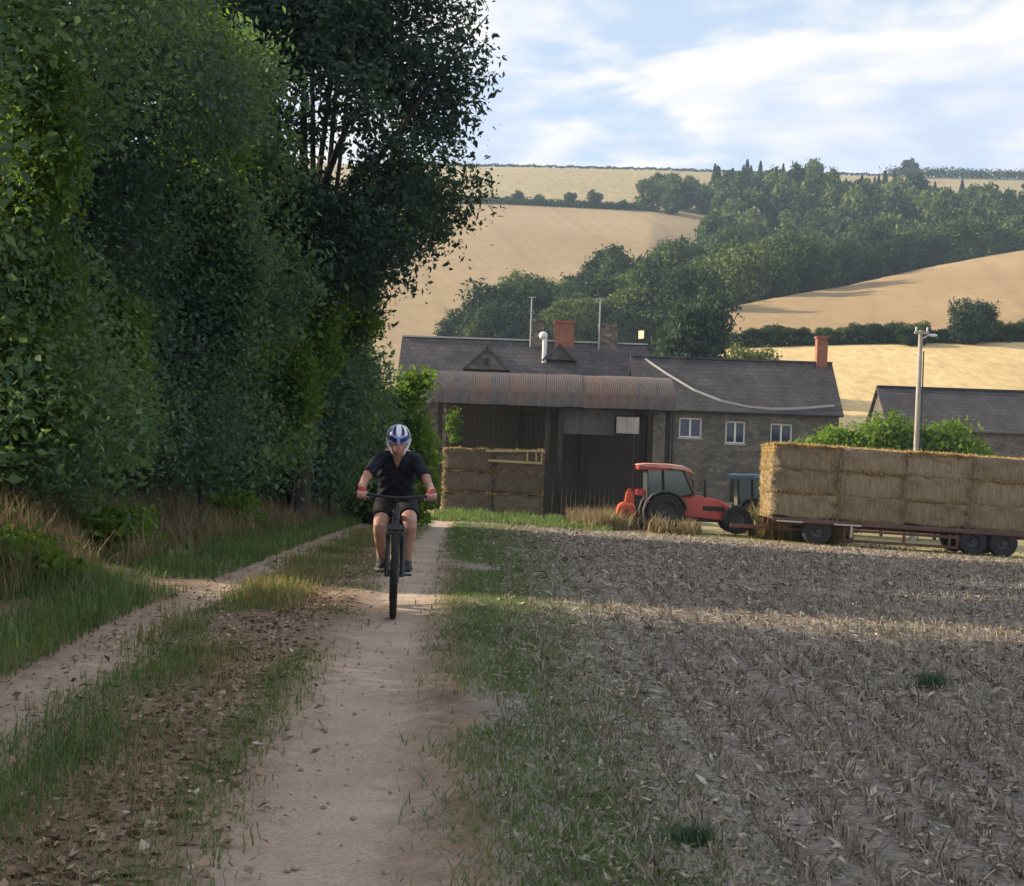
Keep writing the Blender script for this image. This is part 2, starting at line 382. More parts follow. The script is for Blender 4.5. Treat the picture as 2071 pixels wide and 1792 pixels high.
for k, (nm, mt) in enumerate(zip(FIELD_NAMES, ('rough', 'pale_field', 'tan_field', 'tan_field2', 'top_field'))):
    q = Q[reg == k]; used, inv = np.unique(q, return_inverse=True)
    me = np_mesh(nm, V[used], 1, None, [(0,)]) if False else bpy.data.meshes.new(nm)
    me.from_pydata(V[used].tolist(), [], inv.reshape(-1, 4).tolist()); me.materials.append(M[mt])
    me.polygons.foreach_set('use_smooth', [True] * len(me.polygons))
    tag(link(nm, me), kind='structure')

# sheets lying on the ground: the wheel tracks, the dirt between them, the stubble
PATH = np.array([(-10, -.15), (0, -.4), (4.3, -.56), (8, -.79), (12, -.95), (24.6, -1.44), (41, -2.05), (52, -2.5), (57, -2.9)])
RUT = np.array([(-10, -1.8), (0, -2.1), (6.6, -2.42), (11.2, -2.80), (19.5, -3.0), (35, -3.6), (50, -4.2), (57, -4.5)])
def pathx(y): return np.interp(y, PATH[:, 0], PATH[:, 1])
def rutx(y): return np.interp(y, RUT[:, 0], RUT[:, 1])
def sheet(name, y0, y1, step, fl, fr, mat, dz, nu=8, rag=.05, dip=0):
    ysv = np.arange(y0, y1 + .01, step); rows = []
    for y in ysv:
        a = fl(y) + rag * (math.sin(y * 2.7) + .7 * math.sin(y * 6.1 + 1) + .5 * math.sin(y * 13 + 2)) * .6
        b = fr(y) + rag * (math.sin(y * 3.1 + 4) + .7 * math.sin(y * 7.3 + 2) + .5 * math.sin(y * 11 + 5)) * .6
        u = np.linspace(0, 1, nu); x = a + (b - a) * u
        z = Garr(x, np.full(nu, y)) + dz - dip * np.sin(np.pi * u)
        rows.append(np.stack([x, np.full(nu, y), z], 1))
    v = np.concatenate(rows); n = len(ysv)
    f = [(j * nu + i, j * nu + i + 1, (j + 1) * nu + i + 1, (j + 1) * nu + i) for j in range(n - 1) for i in range(nu - 1)]
    me = bpy.data.meshes.new(name); me.from_pydata(v.tolist(), [], f); me.materials.append(M[mat])
    me.polygons.foreach_set('use_smooth', [True] * len(me.polygons))
    return tag(link(name, me), kind='structure')
def edge_y(x): return 47.4 - .20 * (x - 1.6)        # far headland of the stubble
def track_mat():
    m, t, p, o = newmat('farm_track_earth')
    def pair(c1, c2, sc1, fine):
        n1 = noisetex(t, sc1, 6, .6); n2 = noisetex(t, fine, 5, .65)
        return mixc(t, .8, ramp(t, n1, [(.33, c1), (.67, c2)]), ramp(t, n2, [(.25, (.6, .6, .6)), (.75, (1.3, 1.3, 1.3))]), 'MULTIPLY'), n2
    pc, ph = pair((.35, .265, .20), (.47, .365, .285), 1.3, 55); dc, dh = pair((.17, .115, .078), (.31, .215, .15), 1.1, 22); fc, fh = pair(SOIL1, SOIL2, 1.6, 60)
    w1 = noisetex(t, 5, 5, .7); w2 = noisetex(t, 28, 4, .7); wob = math_node(t, 'ADD', math_node(t, 'MULTIPLY', math_node(t, 'SUBTRACT', w1, .5), .60), math_node(t, 'MULTIPLY', math_node(t, 'SUBTRACT', w2, .5), .22))
    at = t.nodes.new('ShaderNodeAttribute'); at.attribute_name = 'rut'; af = t.nodes.new('ShaderNodeAttribute'); af.attribute_name = 'field'
    def fac(x, wdt): return math_node(t, 'ADD', math_node(t, 'DIVIDE', math_node(t, 'ADD', x, wob), wdt), .5, True)
    col = mixc(t, fac(af.outputs['Fac'], .25), dc, fc); col = mixc(t, fac(at.outputs['Fac'], .34), col, pc)
    t.links.new(col, p.inputs['Base Color']); p.inputs['Roughness'].default_value = .95; p.inputs['Specular IOR Level'].default_value = .2
    bump(t, p, math_node(t, 'ADD', dh, math_node(t, 'MULTIPLY', w1, 1.5)), .55, .025); return m
SOIL1, SOIL2 = (.205, .178, .152), (.335, .292, .25)
M['track'] = track_mat()
ty = np.arange(-10, 57.01, .2); tu = np.linspace(0, 1, 96); rows = []; ra = []; fa = []
for y in ty:
    px_ = float(pathx(y)); rx_ = float(rutx(y)); xl, xr = -4.9, px_ + 1.9
    x = xl + (xr - xl) * tu; dp = .315 - np.abs(x - px_ + .02); dr = .25 - np.abs(x - rx_); r_ = np.maximum(dp, dr)
    z = Garr(x, np.full(len(x), y)) + .036 - .026 * smooth(-.1, .12, r_) * smooth(60, 40, y) + .006 * np.sin(x * 9 + y * 3.1) * np.sin(y * 4.3 + x)
    z = np.where((tu < .01) | (tu > .985), z - .012, z)
    rows.append(np.stack([x, np.full(len(x), y), z], 1)); ra.append(r_); fa.append(x - px_ - .62)
nu = len(tu); f = [(j * nu + i, j * nu + i + 1, (j + 1) * nu + i + 1, (j + 1) * nu + i) for j in range(len(ty) - 1) for i in range(nu - 1)]
me = bpy.data.meshes.new('farm_track'); me.from_pydata(np.concatenate(rows).tolist(), [], f); me.materials.append(M['track']); me.polygons.foreach_set('use_smooth', [True] * len(f))
for nm, arr in (('rut', ra), ('field', fa)):
    at_ = me.attributes.new(nm, 'FLOAT', 'POINT'); at_.data.foreach_set('value', np.concatenate(arr).astype(np.float32))
tag(link('farm_track', me), kind='structure')
# stubble field, an angled headland at its far side
rows = []; nu = 61
for t in np.linspace(0, 1, 110):
    r = []
    for u in np.linspace(0, 1, nu):
        x = -1.0 + 61 * u ** 1.3
        yb = edge_y(x) + .25 * math.sin(x * 1.7) + .15 * math.sin(x * 4.3); y = -10 + (yb + 10) * t
        xx = x + (pathx(y) + .62 + 1.0) * (1 - u) ** 3
        r.append((xx, y, Gz(xx, y) + .022))
    rows += r
f = [(j * nu + i, j * nu + i + 1, (j + 1) * nu + i + 1, (j + 1) * nu + i) for j in range(109) for i in range(nu - 1)]
me = bpy.data.meshes.new('stubble_field'); me.from_pydata(rows, [], f); me.materials.append(M['stubble_soil']); me.polygons.foreach_set('use_smooth', [True] * len(f))
tag(link('stubble_field', me), kind='structure')

# ------------------------------------------------------------------ stubble and straw
_pk = np.random.default_rng(3); PK = [(_pk.uniform(0, 6.28), _pk.uniform(1.2, 8), _pk.uniform(0, 6.28)) for _ in range(9)]
def pnoise(x, y): return sum(np.sin((x * math.cos(a) + y * .7 * math.sin(a)) * k + p_ + .8 * np.sin(x * 1.3 + y * .9 + p_)) for a, k, p_ in PK) * .48
PV = np.array([SUN_H.y if False else .27, .963])
def lerp_density(n, y0, y1, rg, left, right, pw=1.0):
    y = y0 + (y1 - y0) * rg.random(n) ** pw; x = left(y) + (right(y) - left(y)) * rg.random(n); return x, y
rg = np.random.default_rng(11)
vs_ = []
for n, y0, y1, sc_ in ((70000, 3.0, 8, .62), (64000, 8, 16, .8), (40000, 16, 28, 1.25), (34000, 28, 48, 1.8)):
    x, y = lerp_density(n, y0, y1, rg, lambda y: pathx(y) + .62, lambda y: .40 * y + 3.0)
    ok = y < edge_y(x) + .3; x, y = x[ok], y[ok]; n = len(x)
    patch = pnoise(x, y) + rg.normal(0, .6, n)
    keep = (patch > -2.2) & (rg.random(n) < np.clip(.25 + (x - pathx(y) - .62) / .7, 0, 1)); x, y = x[keep], y[keep]; n = len(x)
    c = np.stack([x, y, near_z(x, y) + .03], 1)
    up = rg.random(n) < .36
    # lying straws and husks
    m = ~up; k = m.sum(); nr = rg.normal(size=(k, 3)) * .35; nr[:, 2] += 1; nr = unit(nr)
    L = rg.gamma(2.2, .019, k) * sc_; W = np.where(rg.random(k) < .35, rg.uniform(.008, .022, k), rg.uniform(.002, .005, k)) * sc_
    cc_ = c[m].copy(); cc_[:, 2] += rg.random(k) * .03
    vs_.append(leaf_verts(cc_, nr, np.minimum(L, .075 * sc_), W, rg))
    # cut stalks standing in drilled rows
    k = up.sum(); cu = c[up].copy(); row = .25; cu[:, 0] = np.round(cu[:, 0] / row) * row + rg.normal(0, .03, k); cu[:, 2] -= .03
    h = rg.uniform(.03, .105, k) * (1 + .1 * (sc_ - 1)); a = rg.uniform(0, 2 * np.pi, k); s = np.stack([np.cos(a), np.sin(a), 0 * a], 1) * (rg.uniform(.003, .006, k) * sc_)[:, None]
    tl = np.stack([rg.normal(0, .4, k), rg.normal(0, .4, k), np.ones(k)], 1) * h[:, None]
    vs_.append(np.stack([cu - s, cu + s, cu + tl + s * .9, cu + tl - s * .9], 1).reshape(-1, 3))
tag(link('stubble', np_mesh('stubble', np.concatenate(vs_), 4, M['straw'], LEAF_F)), 'pale cut stalks and straw litter covering the field', 'stubble', kind='stuff')

# ------------------------------------------------------------------ grass
def grass(name, mat, parts, label):
    vv = []
    for n, xf, y0, y1, h0, h1, wd, dens, pw in parts:
        y = y0 + (y1 - y0) * rg.random(n) ** pw; x = xf(y, rg.normal(size=n), rg.random(n))
        pt = pnoise(x, y) + rg.normal(0, .5, n)
        ok = pt > dens; x, y = x[ok], y[ok]; pt = pt[ok]
        p = np.stack([x, y, near_z(x, y) + .012], 1); k = len(x)
        hh = rg.uniform(h0, h1, k) * (.75 + .18 * np.clip(pt, -1, 2))
        vv.append(blade_verts(p, hh, wd * (1 + y / 16) * rg.uniform(.6, 1.4, k), rg.uniform(.1, .85, k), rg))
    return tag(link(name, np_mesh(name, np.concatenate(vv), 5, M[mat], BLADE_F)), label, 'grass', kind='stuff')
med = lambda y: pathx(y) * .27 + rutx(y) * .73 + .02
grass('grass', 'grass_green', [
    (24000, lambda y, g, u: med(y) + .14 * g * (1 + y / 40), 2.5, 34, .05, .16, .0022, -.5, 1.5),      # crown between the wheel tracks
    (10000, lambda y, g, u: pathx(y) - .52 + .11 * g, 2.5, 18, .03, .09, .0022, .2, 1.3),
    (14000, lambda y, g, u: .3 + (.38 * y + 2) * u, 3.5, 30, .03, .09, .0026, .95, 1.3),               # dark weeds along the track
        (42000, lambda y, g, u: rutx(y) - .30 - 2.0 * u ** 1.1, 3, 50, .08, .34, .0030, -1.0, 1.4),          # verge
    (16000, lambda y, g, u: -4.2 - 1.9 * u, 6, 52, .2, .5, .0038, -.6, 1.3),
    (9000, lambda y, g, u: -3.0 + 6.5 * u, 47, 57, .1, .40, .005, -.6, 1)], 'green grass and weeds along the farm track')
grass('dry_grass', 'grass_brown', [
    (46000, lambda y, g, u: -4.35 - 2.2 * u, 8, 50, .25, .72, .0042, -.5, 1.2),
    (9000, lambda y, g, u: med(y) + .32 + .16 * g, 3, 26, .04, .14, .0022, .0, 1.4),
    (5000, lambda y, g, u: rutx(y) - .9 - 1.5 * u, 5, 40, .1, .35, .0028, .5, 1.3),
    (9000, lambda y, g, u: 2.2 + 5.0 * u, 50, 57, .3, .9, .006, .2, 1)], 'tall rusty brown dry grass below the hedgerow')
grass('pale_grass', 'grass_pale', [
    (9000, lambda y, g, u: med(y) + .25 * g, 9, 30, .06, .24, .0025, .5, 1.0),
    (5000, lambda y, g, u: -3.2 + 34 * u, 46, 53, .03, .14, .006, .3, 1),
    (7000, lambda y, g, u: 9.2 + 4.0 * u, 51, 56, .5, 1.5, .008, .0, 1)], 'pale yellow grass on the verge and the farmyard edge')
# short turf: one blade, one face
n = 150000; y = 2.8 + 42 * rg.random(n) ** 1.6; k = rg.random(n)
x = np.where(k < .70, pathx(y) + .86 + .24 * rg.normal(size=n) * (1 + y / 18), np.where(k < .83, med(y) + .2 * rg.normal(size=n), np.where(k < .89, pathx(y) - .5 + .12 * rg.normal(size=n), rutx(y) - .35 - 1.3 * rg.random(n))))
pt = pnoise(x, y) + rg.normal(0, .5, n); ok = (pt > np.where(k < .70, -1.7, -.35)) & (np.abs(x - pathx(y)) + .11 * rg.normal(size=n) + .05 * np.sin(y * 5.3) > .40); x, y = x[ok], y[ok]; n = len(x)
a = rg.uniform(0, 6.28, n); wd = .0022 * (1 + y / 9) * rg.uniform(.6, 1.4, n); h = rg.uniform(.02, .075, n)
b0 = np.stack([x, y, near_z(x, y) + .02], 1); sd = np.stack([np.cos(a), np.sin(a), 0 * a], 1) * wd[:, None]; tp = np.stack([rg.normal(0, .6, n) * h, rg.normal(0, .6, n) * h, h], 1)
tag(link('turf', np_mesh('turf', np.stack([b0 - sd, b0 + sd, b0 + tp], 1).reshape(-1, 3), 3, M['grass_green'], [(0, 1, 2)])), 'short green turf beside the wheel tracks and the stubble', 'turf', kind='stuff')
n = 9000; y = 2.5 + 20 * rg.random(n) ** 1.5; x = np.where(rg.random(n) < .65, med(y) + .42 + .22 * rg.normal(size=n), rutx(y) + .25 + .5 * rg.normal(size=n))
nr = rg.normal(size=(n, 3)) * .4; nr[:, 2] += 1
L = rg.uniform(.012, .035, n); v = leaf_verts(np.stack([x, y, near_z(x, y) + .040], 1), unit(nr), L, L * rg.uniform(.3, .7, n), rg)
tag(link('leaf_litter', np_mesh('leaf_litter', v, 4, M['litter'], LEAF_F)), 'brown fallen leaves along the track', 'leaf litter', kind='stuff')
# pebbles on the track
def pebble_mesh(name, mat, seed):
    b = MB().ellipsoid((0, 0, 0), (1, .8, .55), 7, 4); r2 = random.Random(seed)
    b.v = [tuple(c * r2.uniform(.8, 1.15) for c in v) for v in b.v]; return b.mesh(name, mat, True)
M['pebble'] = pm('pebble', (.24, .20, .165), (.40, .34, .28), 4, .9, .4, .01)
pv = []; pf = MB().ellipsoid((0, 0, 0), (1, .8, .55), 6, 3)
base = np.array(pf.v); n = 1000
y = 2.5 + 17 * rg.random(n) ** 1.4; which = rg.random(n)
x = np.where(which < .35, pathx(y) + rg.uniform(-.4, .4, n), np.where(which < .6, rutx(y) + rg.uniform(-.4, .4, n), med(y) + .5 + .3 * rg.normal(size=n)))
s = rg.gamma(2, .0032, n) + .003; a = rg.uniform(0, 6.28, n)
bx = base[None] * s[:, None, None] * rg.uniform(.8, 1.2, (n, len(base), 3))
rx = bx[..., 0] * np.cos(a)[:, None] - bx[..., 1] * np.sin(a)[:, None]; ry = bx[..., 0] * np.sin(a)[:, None] + bx[..., 1] * np.cos(a)[:, None]
vv = np.stack([rx + x[:, None], ry + y[:, None], bx[..., 2] + (near_z(x, y) + .016)[:, None]], 2).reshape(-1, 3)
tag(link('gravel', np_mesh('gravel', vv, len(base), M['pebble'], pf.f)), 'small loose stones scattered on the track', 'gravel', kind='stuff')

# ------------------------------------------------------------------ hedgerow trees
def crown(lobes, clumps, per, cr, leaf, rg, shell=.6, mask=None, off=(0, 0, 0)):
    c = np.array([l[0] for l in lobes], float); r = np.array([l[1] for l in lobes], float)
    wt = (r.prod(1)) ** (2 / 3); k = rg.choice(len(lobes), clumps, p=wt / wt.sum())
    d = unit(rg.normal(size=(clumps, 3))); rad = shell + (1 - shell) * rg.random(clumps) ** .6
    rad = np.where(rg.random(clumps) < .18, rg.random(clumps), rad) * (1 + .10 * rg.normal(size=clumps).clip(-1, 2))
    cc = c[k] + d * r[k] * rad[:, None]
    n = clumps * per
    cs = cr * rg.uniform(.6, 1.5, clumps)
    p = np.repeat(cc, per, 0) + np.clip(rg.normal(size=(n, 3)), -1.9, 1.9) * np.repeat(cs, per)[:, None] * np.array([1, 1, .7])
    nr = rg.normal(size=(n, 3)) * .8 + np.repeat(d, per, 0) * .6; nr[:, 2] += .5
    if mask is not None:
        ok = mask(p + np.array(off)); p = p[ok]; nr = nr[ok]
    p = p[p[:, 2] > .05] if True else p
    nr = nr[:len(p)]
    L = leaf * np.clip(rg.lognormal(-.1, .32, len(p)), .4, 1.5)
    return leaf_verts(p, unit(nr), L, L * rg.uniform(.4, .6, len(p)), rg, .25)
STRIP = float(np.dot([-.83, 13.95], PV))
SUNNY = [(40, 300, 17.0, 1.3, .55), (390, 230, 24.2, 1.6, .75), (620, 640, 30.0, 1.2, .7), (570, 780, 29.0, .9, .5), (215, 760, 20.6, .8, .4), (700, 560, 33., 1.0, .5)]
def gapmask(p):
    q = p[:, 0] * PV[0] + p[:, 1] * PV[1]
    bad = (np.abs(q - STRIP) < .46 + .12 * np.sin(p[:, 2] * 3)) & (p[:, 2] > .7)
    for (px, py, d, h, r) in SUNNY:      # openings towards the sun in front of the brighter sprays
        s = P(px, py, d); zc = s.z + (s.x - p[:, 0]) * .44
        bad |= (np.abs(q - s.x * PV[0] - s.y * PV[1]) < r) & (np.abs(p[:, 2] - zc) < h) & (p[:, 0] < s.x - .4)
    for (tx, ty_, hp, hz_) in ((6.4, 16.0, .5, 1.0), (7.5, 19.0, .35, .9), (9.0, 22.5, .4, 1.0), (3.2, 27.0, .35, .7)):
        zc = (tx - p[:, 0]) * .44
        bad |= (np.abs(q - tx * PV[0] - ty_ * PV[1]) < hp) & (np.abs(p[:, 2] - zc) < hz_)
    return ~bad
def limbs(name, root, h, r0, lobes, rg, lean=(0, 0)):
    t = MB(); top = Vector((lean[0], lean[1], h))
    pts = [Vector((0, 0, -.15)) + (top) * (i / 7) + Vector((rg.normal(0, .05), rg.normal(0, .05), 0)) * i for i in range(8)]
    t.tube(pts, [r0 * (1.25 if i == 0 else 1 - .11 * i) for i in range(8)], 9)
    for c, r in lobes[:18]:
        a = pts[2 + int(rg.integers(0, 4))]; b = Vector(c); m_ = (a + b) / 2 + Vector((0, 0, -.3))
        t.tube([a, m_, b, b + (b - a) * .25], [r0 * .4, r0 * .28, r0 * .14, r0 * .04], 6)
    return t.obj(name, M['bark'], root, True)
def tree(name, label, x, y, lobes, clumps, per, cr, leaf, mat, trunk_h, r0, seed, group=None, mask=gapmask, shell=.6):
    rg_ = np.random.default_rng(seed); z = Gz(x, y)
    t = thing(name, label, 'tree' if 'tree' in name else 'shrub', (x, y, z), 0, group)
    link('crown', np_mesh('crown', crown(lobes, clumps, per, cr, leaf, rg_, shell, mask, (x, y, z)), 4, M[mat], LEAF_F), t)
    limbs('trunk', t, trunk_h, r0, lobes, rg_); return t
def col_lobes(h, r, seed, n=17):
    g = random.Random(seed); out = []
    for i in range(n):
        f_ = (i + .5) / n; z = .9 + (h - 1.5) * f_; rr = r * (1.0 - .3 * f_) * g.uniform(.35, .8)
        out.append(((g.uniform(-.75, .75) * r * .9, g.uniform(-.85, .85) * r, z), (rr, rr, rr * g.uniform(.8, 1.3))))
    out.append(((0, 0, 1.2), (r, r, 1.3))); return out
HG = 'hedgerow trees along the track'
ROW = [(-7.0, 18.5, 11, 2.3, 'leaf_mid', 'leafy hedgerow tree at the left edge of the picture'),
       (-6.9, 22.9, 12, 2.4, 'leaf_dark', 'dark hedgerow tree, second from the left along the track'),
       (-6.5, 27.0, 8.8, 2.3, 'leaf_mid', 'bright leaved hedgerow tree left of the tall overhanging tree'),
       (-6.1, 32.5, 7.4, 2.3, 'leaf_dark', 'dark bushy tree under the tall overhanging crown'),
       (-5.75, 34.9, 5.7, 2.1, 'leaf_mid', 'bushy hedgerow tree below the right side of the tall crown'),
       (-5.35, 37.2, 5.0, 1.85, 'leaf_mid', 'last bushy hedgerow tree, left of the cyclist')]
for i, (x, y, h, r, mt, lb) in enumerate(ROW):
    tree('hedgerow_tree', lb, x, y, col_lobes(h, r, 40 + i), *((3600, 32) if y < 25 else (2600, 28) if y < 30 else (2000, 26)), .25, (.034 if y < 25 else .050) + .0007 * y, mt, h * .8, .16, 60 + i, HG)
# out of the frame on the left: they shade the foreground
spare = tree('hedgerow_tree', 'hedgerow tree beside the near track, beyond the left of the picture', -6.9, 12.3, col_lobes(9.5, 2.3, 77), 2300, 24, .34, .058, 'leaf_mid', 7, .16, 78, HG)
for (x, y, a) in ((-6.9, 7.4, 2.2), (-6.6, 3.2, 4.1), (-9.5, 12.6, 1.1)):
    o = copy_tree(spare); o.location = (x, y, Gz(x, y)); o.rotation_euler.z = a
back = tree('background_tree', 'dark tree standing behind the hedgerow', -11.5, 21, col_lobes(12.5, 3.0, 88), 1500, 20, .42, .16, 'leaf_dark', 9, .2, 89, 'trees behind the hedgerow')
for i, (x, y, a, s) in enumerate(((-11.5, 26.5, 2.2, .72), (-11.2, 32, 4.0, .72), (-10.6, 37.2, 1.1, .7), (-12, 8.5, 3.3, .8), (-11.8, 3, 5.2, .8))):
    o = copy_tree(back); o.location = (x, y, Gz(x, y)); o.rotation_euler.z = a; o.scale = (s, s, s)
# the tall tree whose crown overhangs the track
bl = []
g = random.Random(5)
for i in range(32):
    a, b = g.uniform(0, 6.28), math.asin(g.uniform(-1, 1)); rr = g.uniform(.45, .82)
    rs = g.uniform(.9, 1.5)
    bl.append(((4.45 * rr * math.cos(a) * math.cos(b), 4.45 * rr * math.sin(a) * math.cos(b), 9.0 + 5.4 * rr * math.sin(b)), (rs, rs, rs * .85)))
bl += [((-2.6, -.5, 7.2), (1.4, 1.4, 1.3)), ((-1.2, -1.8, 8.6), (1.3, 1.3, 1.2)), ((-2.2, -1.2, 10.4), (1.3, 1.3, 1.2)), ((-.3, -2.2, 6.6), (1.3, 1.2, 1.1))]
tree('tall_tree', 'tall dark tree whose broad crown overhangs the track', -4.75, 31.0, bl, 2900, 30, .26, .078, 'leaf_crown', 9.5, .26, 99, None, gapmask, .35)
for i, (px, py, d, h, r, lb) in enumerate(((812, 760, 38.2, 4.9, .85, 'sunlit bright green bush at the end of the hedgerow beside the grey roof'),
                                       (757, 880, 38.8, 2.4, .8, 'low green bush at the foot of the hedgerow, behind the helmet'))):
    p = P(px, py, d); o = tree('bush', lb, p.x, d, col_lobes(h, r, 130 + i, 6), 900, 22, .2, .10, 'leaf_pale_and_lit' if i == 0 else 'leaf_mid', h * .6, .06, 140 + i, None, None)
for i, (px, py, d, h, r, n, mt, lb) in enumerate((  # added sprays; light leaf colour stands in for sunlit patches in the hedgerow
        (40, 300, 17.0, 3.6, .75, 700, 'leaf_pale_and_lit', 'painted-sunlit green drooping spray of leaves high at the left edge'),
        (390, 230, 24.2, 3.2, .85, 600, 'leaf_pale_and_lit', 'painted-sunlit yellow green spray beside the dark gap, high in the hedgerow'),
        (620, 640, 30.0, 2.6, .9, 600, 'leaf_pale_and_lit', 'painted-sunlit green leafy spray low under the tall crown'),
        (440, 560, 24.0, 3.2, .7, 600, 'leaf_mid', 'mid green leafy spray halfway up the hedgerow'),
        (570, 780, 29.0, 2.4, .7, 500, 'leaf_pale_and_lit', 'painted-sunlit green spray above the rusty grass, mid hedgerow'),
        (215, 760, 20.6, 1.9, .55, 500, 'leaf_pale_and_lit', 'painted-sunlit green spray low in the hedgerow, left of the middle'),
        (20, 800, 16.6, 1.6, .6, 500, 'leaf_pale_and_lit', 'painted-sunlit green spray above the weeds at the left edge'),
        (700, 560, 33.0, 2.4, .7, 450, 'leaf_pale_and_lit', 'painted-sunlit green spray near the right end of the hedgerow'))):
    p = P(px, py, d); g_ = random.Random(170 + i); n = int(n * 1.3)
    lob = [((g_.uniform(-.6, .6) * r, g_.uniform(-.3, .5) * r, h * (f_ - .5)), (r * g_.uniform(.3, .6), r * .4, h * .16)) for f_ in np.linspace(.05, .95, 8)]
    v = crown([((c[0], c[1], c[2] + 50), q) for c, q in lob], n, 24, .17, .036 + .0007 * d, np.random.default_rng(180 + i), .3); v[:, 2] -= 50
    zg = Gz(p.x, d); o = thing('lit_tone_spray', lb, 'shrub', (p.x, d, zg))
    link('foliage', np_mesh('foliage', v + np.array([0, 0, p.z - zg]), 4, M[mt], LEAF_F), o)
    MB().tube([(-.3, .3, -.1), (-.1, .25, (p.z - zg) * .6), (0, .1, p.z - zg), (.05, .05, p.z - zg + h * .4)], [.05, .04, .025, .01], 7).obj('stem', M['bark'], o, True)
# leafy bank plants, left edge of the picture
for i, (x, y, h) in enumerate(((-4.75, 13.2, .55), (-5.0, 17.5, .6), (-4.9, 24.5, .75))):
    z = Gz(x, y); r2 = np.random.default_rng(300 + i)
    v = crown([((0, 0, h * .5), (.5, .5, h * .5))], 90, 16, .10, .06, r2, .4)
    tag(link('verge_weed', np_mesh('verge_weed', v, 4, M['leaf_pale_and_lit'], LEAF_F), None, (x, y, z)),
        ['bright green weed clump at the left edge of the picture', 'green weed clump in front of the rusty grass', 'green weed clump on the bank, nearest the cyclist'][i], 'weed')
for i, (px, py, sz) in enumerate(((1400, 1735, .10), (1885, 1395, .13))):
    x_, y_ = un(px, py); d = F * 1.37 / (y_ - HOR); p = P(px, py, d); n = 260; r2 = np.random.default_rng(400 + i)
    q = np.stack([r2.normal(0, sz * .42, n), r2.normal(0, sz * .3, n), np.zeros(n)], 1)
    v = blade_verts(q, r2.uniform(.5, 1.2, n) * sz, np.full(n, .0035), r2.uniform(.1, .7, n), r2)
    tag(link('grass_tuft', np_mesh('grass_tuft', v, 5, M['leaf_dark'], BLADE_F), None, (p.x, d, Gz(p.x, d) + .02)),
        ['dark green grass tuft in the stubble near the bottom edge', 'dark green grass tuft in the stubble at the right'][i], 'grass tuft')
# ------------------------------------------------------------------ far trees, hedges, skyline
def far_crown(seed, n, leaf, lobes, rg_shell=.6):
    return np_mesh('crown', crown(lobes, n, 12, .5, leaf, np.random.default_rng(seed), rg_shell), 4, M['leaf_wood'], LEAF_F)
def round_lobes(seed, h=10., r=4.6):
    g = random.Random(seed); out = [((0, 0, h * .5), (r * .75, r * .75, h * .42))]
    for i in range(9):
        a = g.uniform(0, 6.28); rr = g.uniform(.35, .75) * r; rs = g.uniform(.3, .5) * r
        out.append(((rr * math.cos(a), rr * math.sin(a), h * g.uniform(.25, .82)), (rs, rs, rs * g.uniform(.8, 1.2))))
    return out
BROAD = [far_crown(500 + i, 330, .55, round_lobes(520 + i, 10, 4.4 + .5 * (i % 3))) for i in range(5)]
FINE = [far_crown(600 + i, 900, .30, round_lobes(620 + i, 10, 4.2 + .6 * (i % 3))) for i in range(4)]
DARK = FINE[1].copy(); DARK.materials.clear(); DARK.materials.append(M['leaf_crown'])
def conifer(seed, h, r):
    rg_ = np.random.default_rng(seed); n = 1700; f_ = rg_.random(n) ** .75; z = h * (.06 + .94 * f_); a = rg_.uniform(0, 6.28, n)
    rad = r * (1 - f_) ** .8 * (.55 + .45 * rg_.random(n)) * (1 + .25 * np.sin(z * 5)) + .05
    p = np.stack([rad * np.cos(a), rad * np.sin(a), z], 1); nr = rg_.normal(size=(n, 3)) * .5; nr[:, 2] += 1
    return np_mesh('crown', leaf_verts(p, unit(nr), rg_.uniform(.3, .6, n), rg_.uniform(.12, .25, n), rg_, .4), 4, M['leaf_conifer'], LEAF_F)
CON = [conifer(700 + i, 14, 2.1 + .3 * i) for i in range(3)]
tm = MB().tube([(0, 0, -1), (0.1, 0, 2), (0, 0.1, 6)], [.35, .26, .12], 7).mesh('trunk', M['bark'], True)
def far_tree(name, label, x, y, crown_me, s, group=None, sz=1.0, sink=0.0):
    t = thing(name, label, 'tree', (x, y, Gz(x, y) - sink), random.uniform(0, 6.28), group); t.scale = (s, s, s * sz)
    link('crown', crown_me, t); link('trunk', tm, t); return t
DPX = [860, 1000, 1150, 1290, 1400, 1470, 1550, 1700, 1900, 2071, 2300]
DLO = [186, 186, 186, 190, 196, 212, 230, 258, 292, 318, 335]
DHI = [198, 226, 244, 262, 292, 470, 492, 485, 462, 450, 450]
cnt = 0; step = 10.5; yy = 186.
while yy < 500:
    step = 7.5 if yy < 270 else 10.5
    xx_ = -20. + random.uniform(0, step)
    while xx_ < 240:
        x, y = xx_ + random.uniform(-.35, .35) * step, yy + random.uniform(-.35, .35) * step
        px = CX + F * x / y
        if 868 < px < 2230 and np.interp(px, DPX, DLO) < y < np.interp(px, DPX, DHI):
            near = y < 275; top = y > np.interp(px, DPX, DHI) - 60
            s = random.uniform(.72, 1.18) * (1.0 if near else 1.12)
            if px < 960: s *= .62
            if near and px < 1330:
                far_tree('broadleaf_tree', 'rounded broadleaf tree in the belt behind the farm chimneys', x, y, FINE[cnt % 4], s, 'trees in the belt behind the farm', 1.0, .6)
            elif y < 330:
                far_tree('broadleaf_tree', 'broadleaf tree at the lower edge of the hillside wood', x, y, FINE[cnt % 4], s, 'trees at the lower edge of the wood', 1.05, .6)
            else:
                far_tree('broadleaf_tree', 'broadleaf tree within the wood across the far hillside', x, y, BROAD[cnt % 5], s, 'trees of the hillside wood', random.uniform(.95, 1.35), .6)
            cnt += 1
        xx_ += step
    yy += step * .92
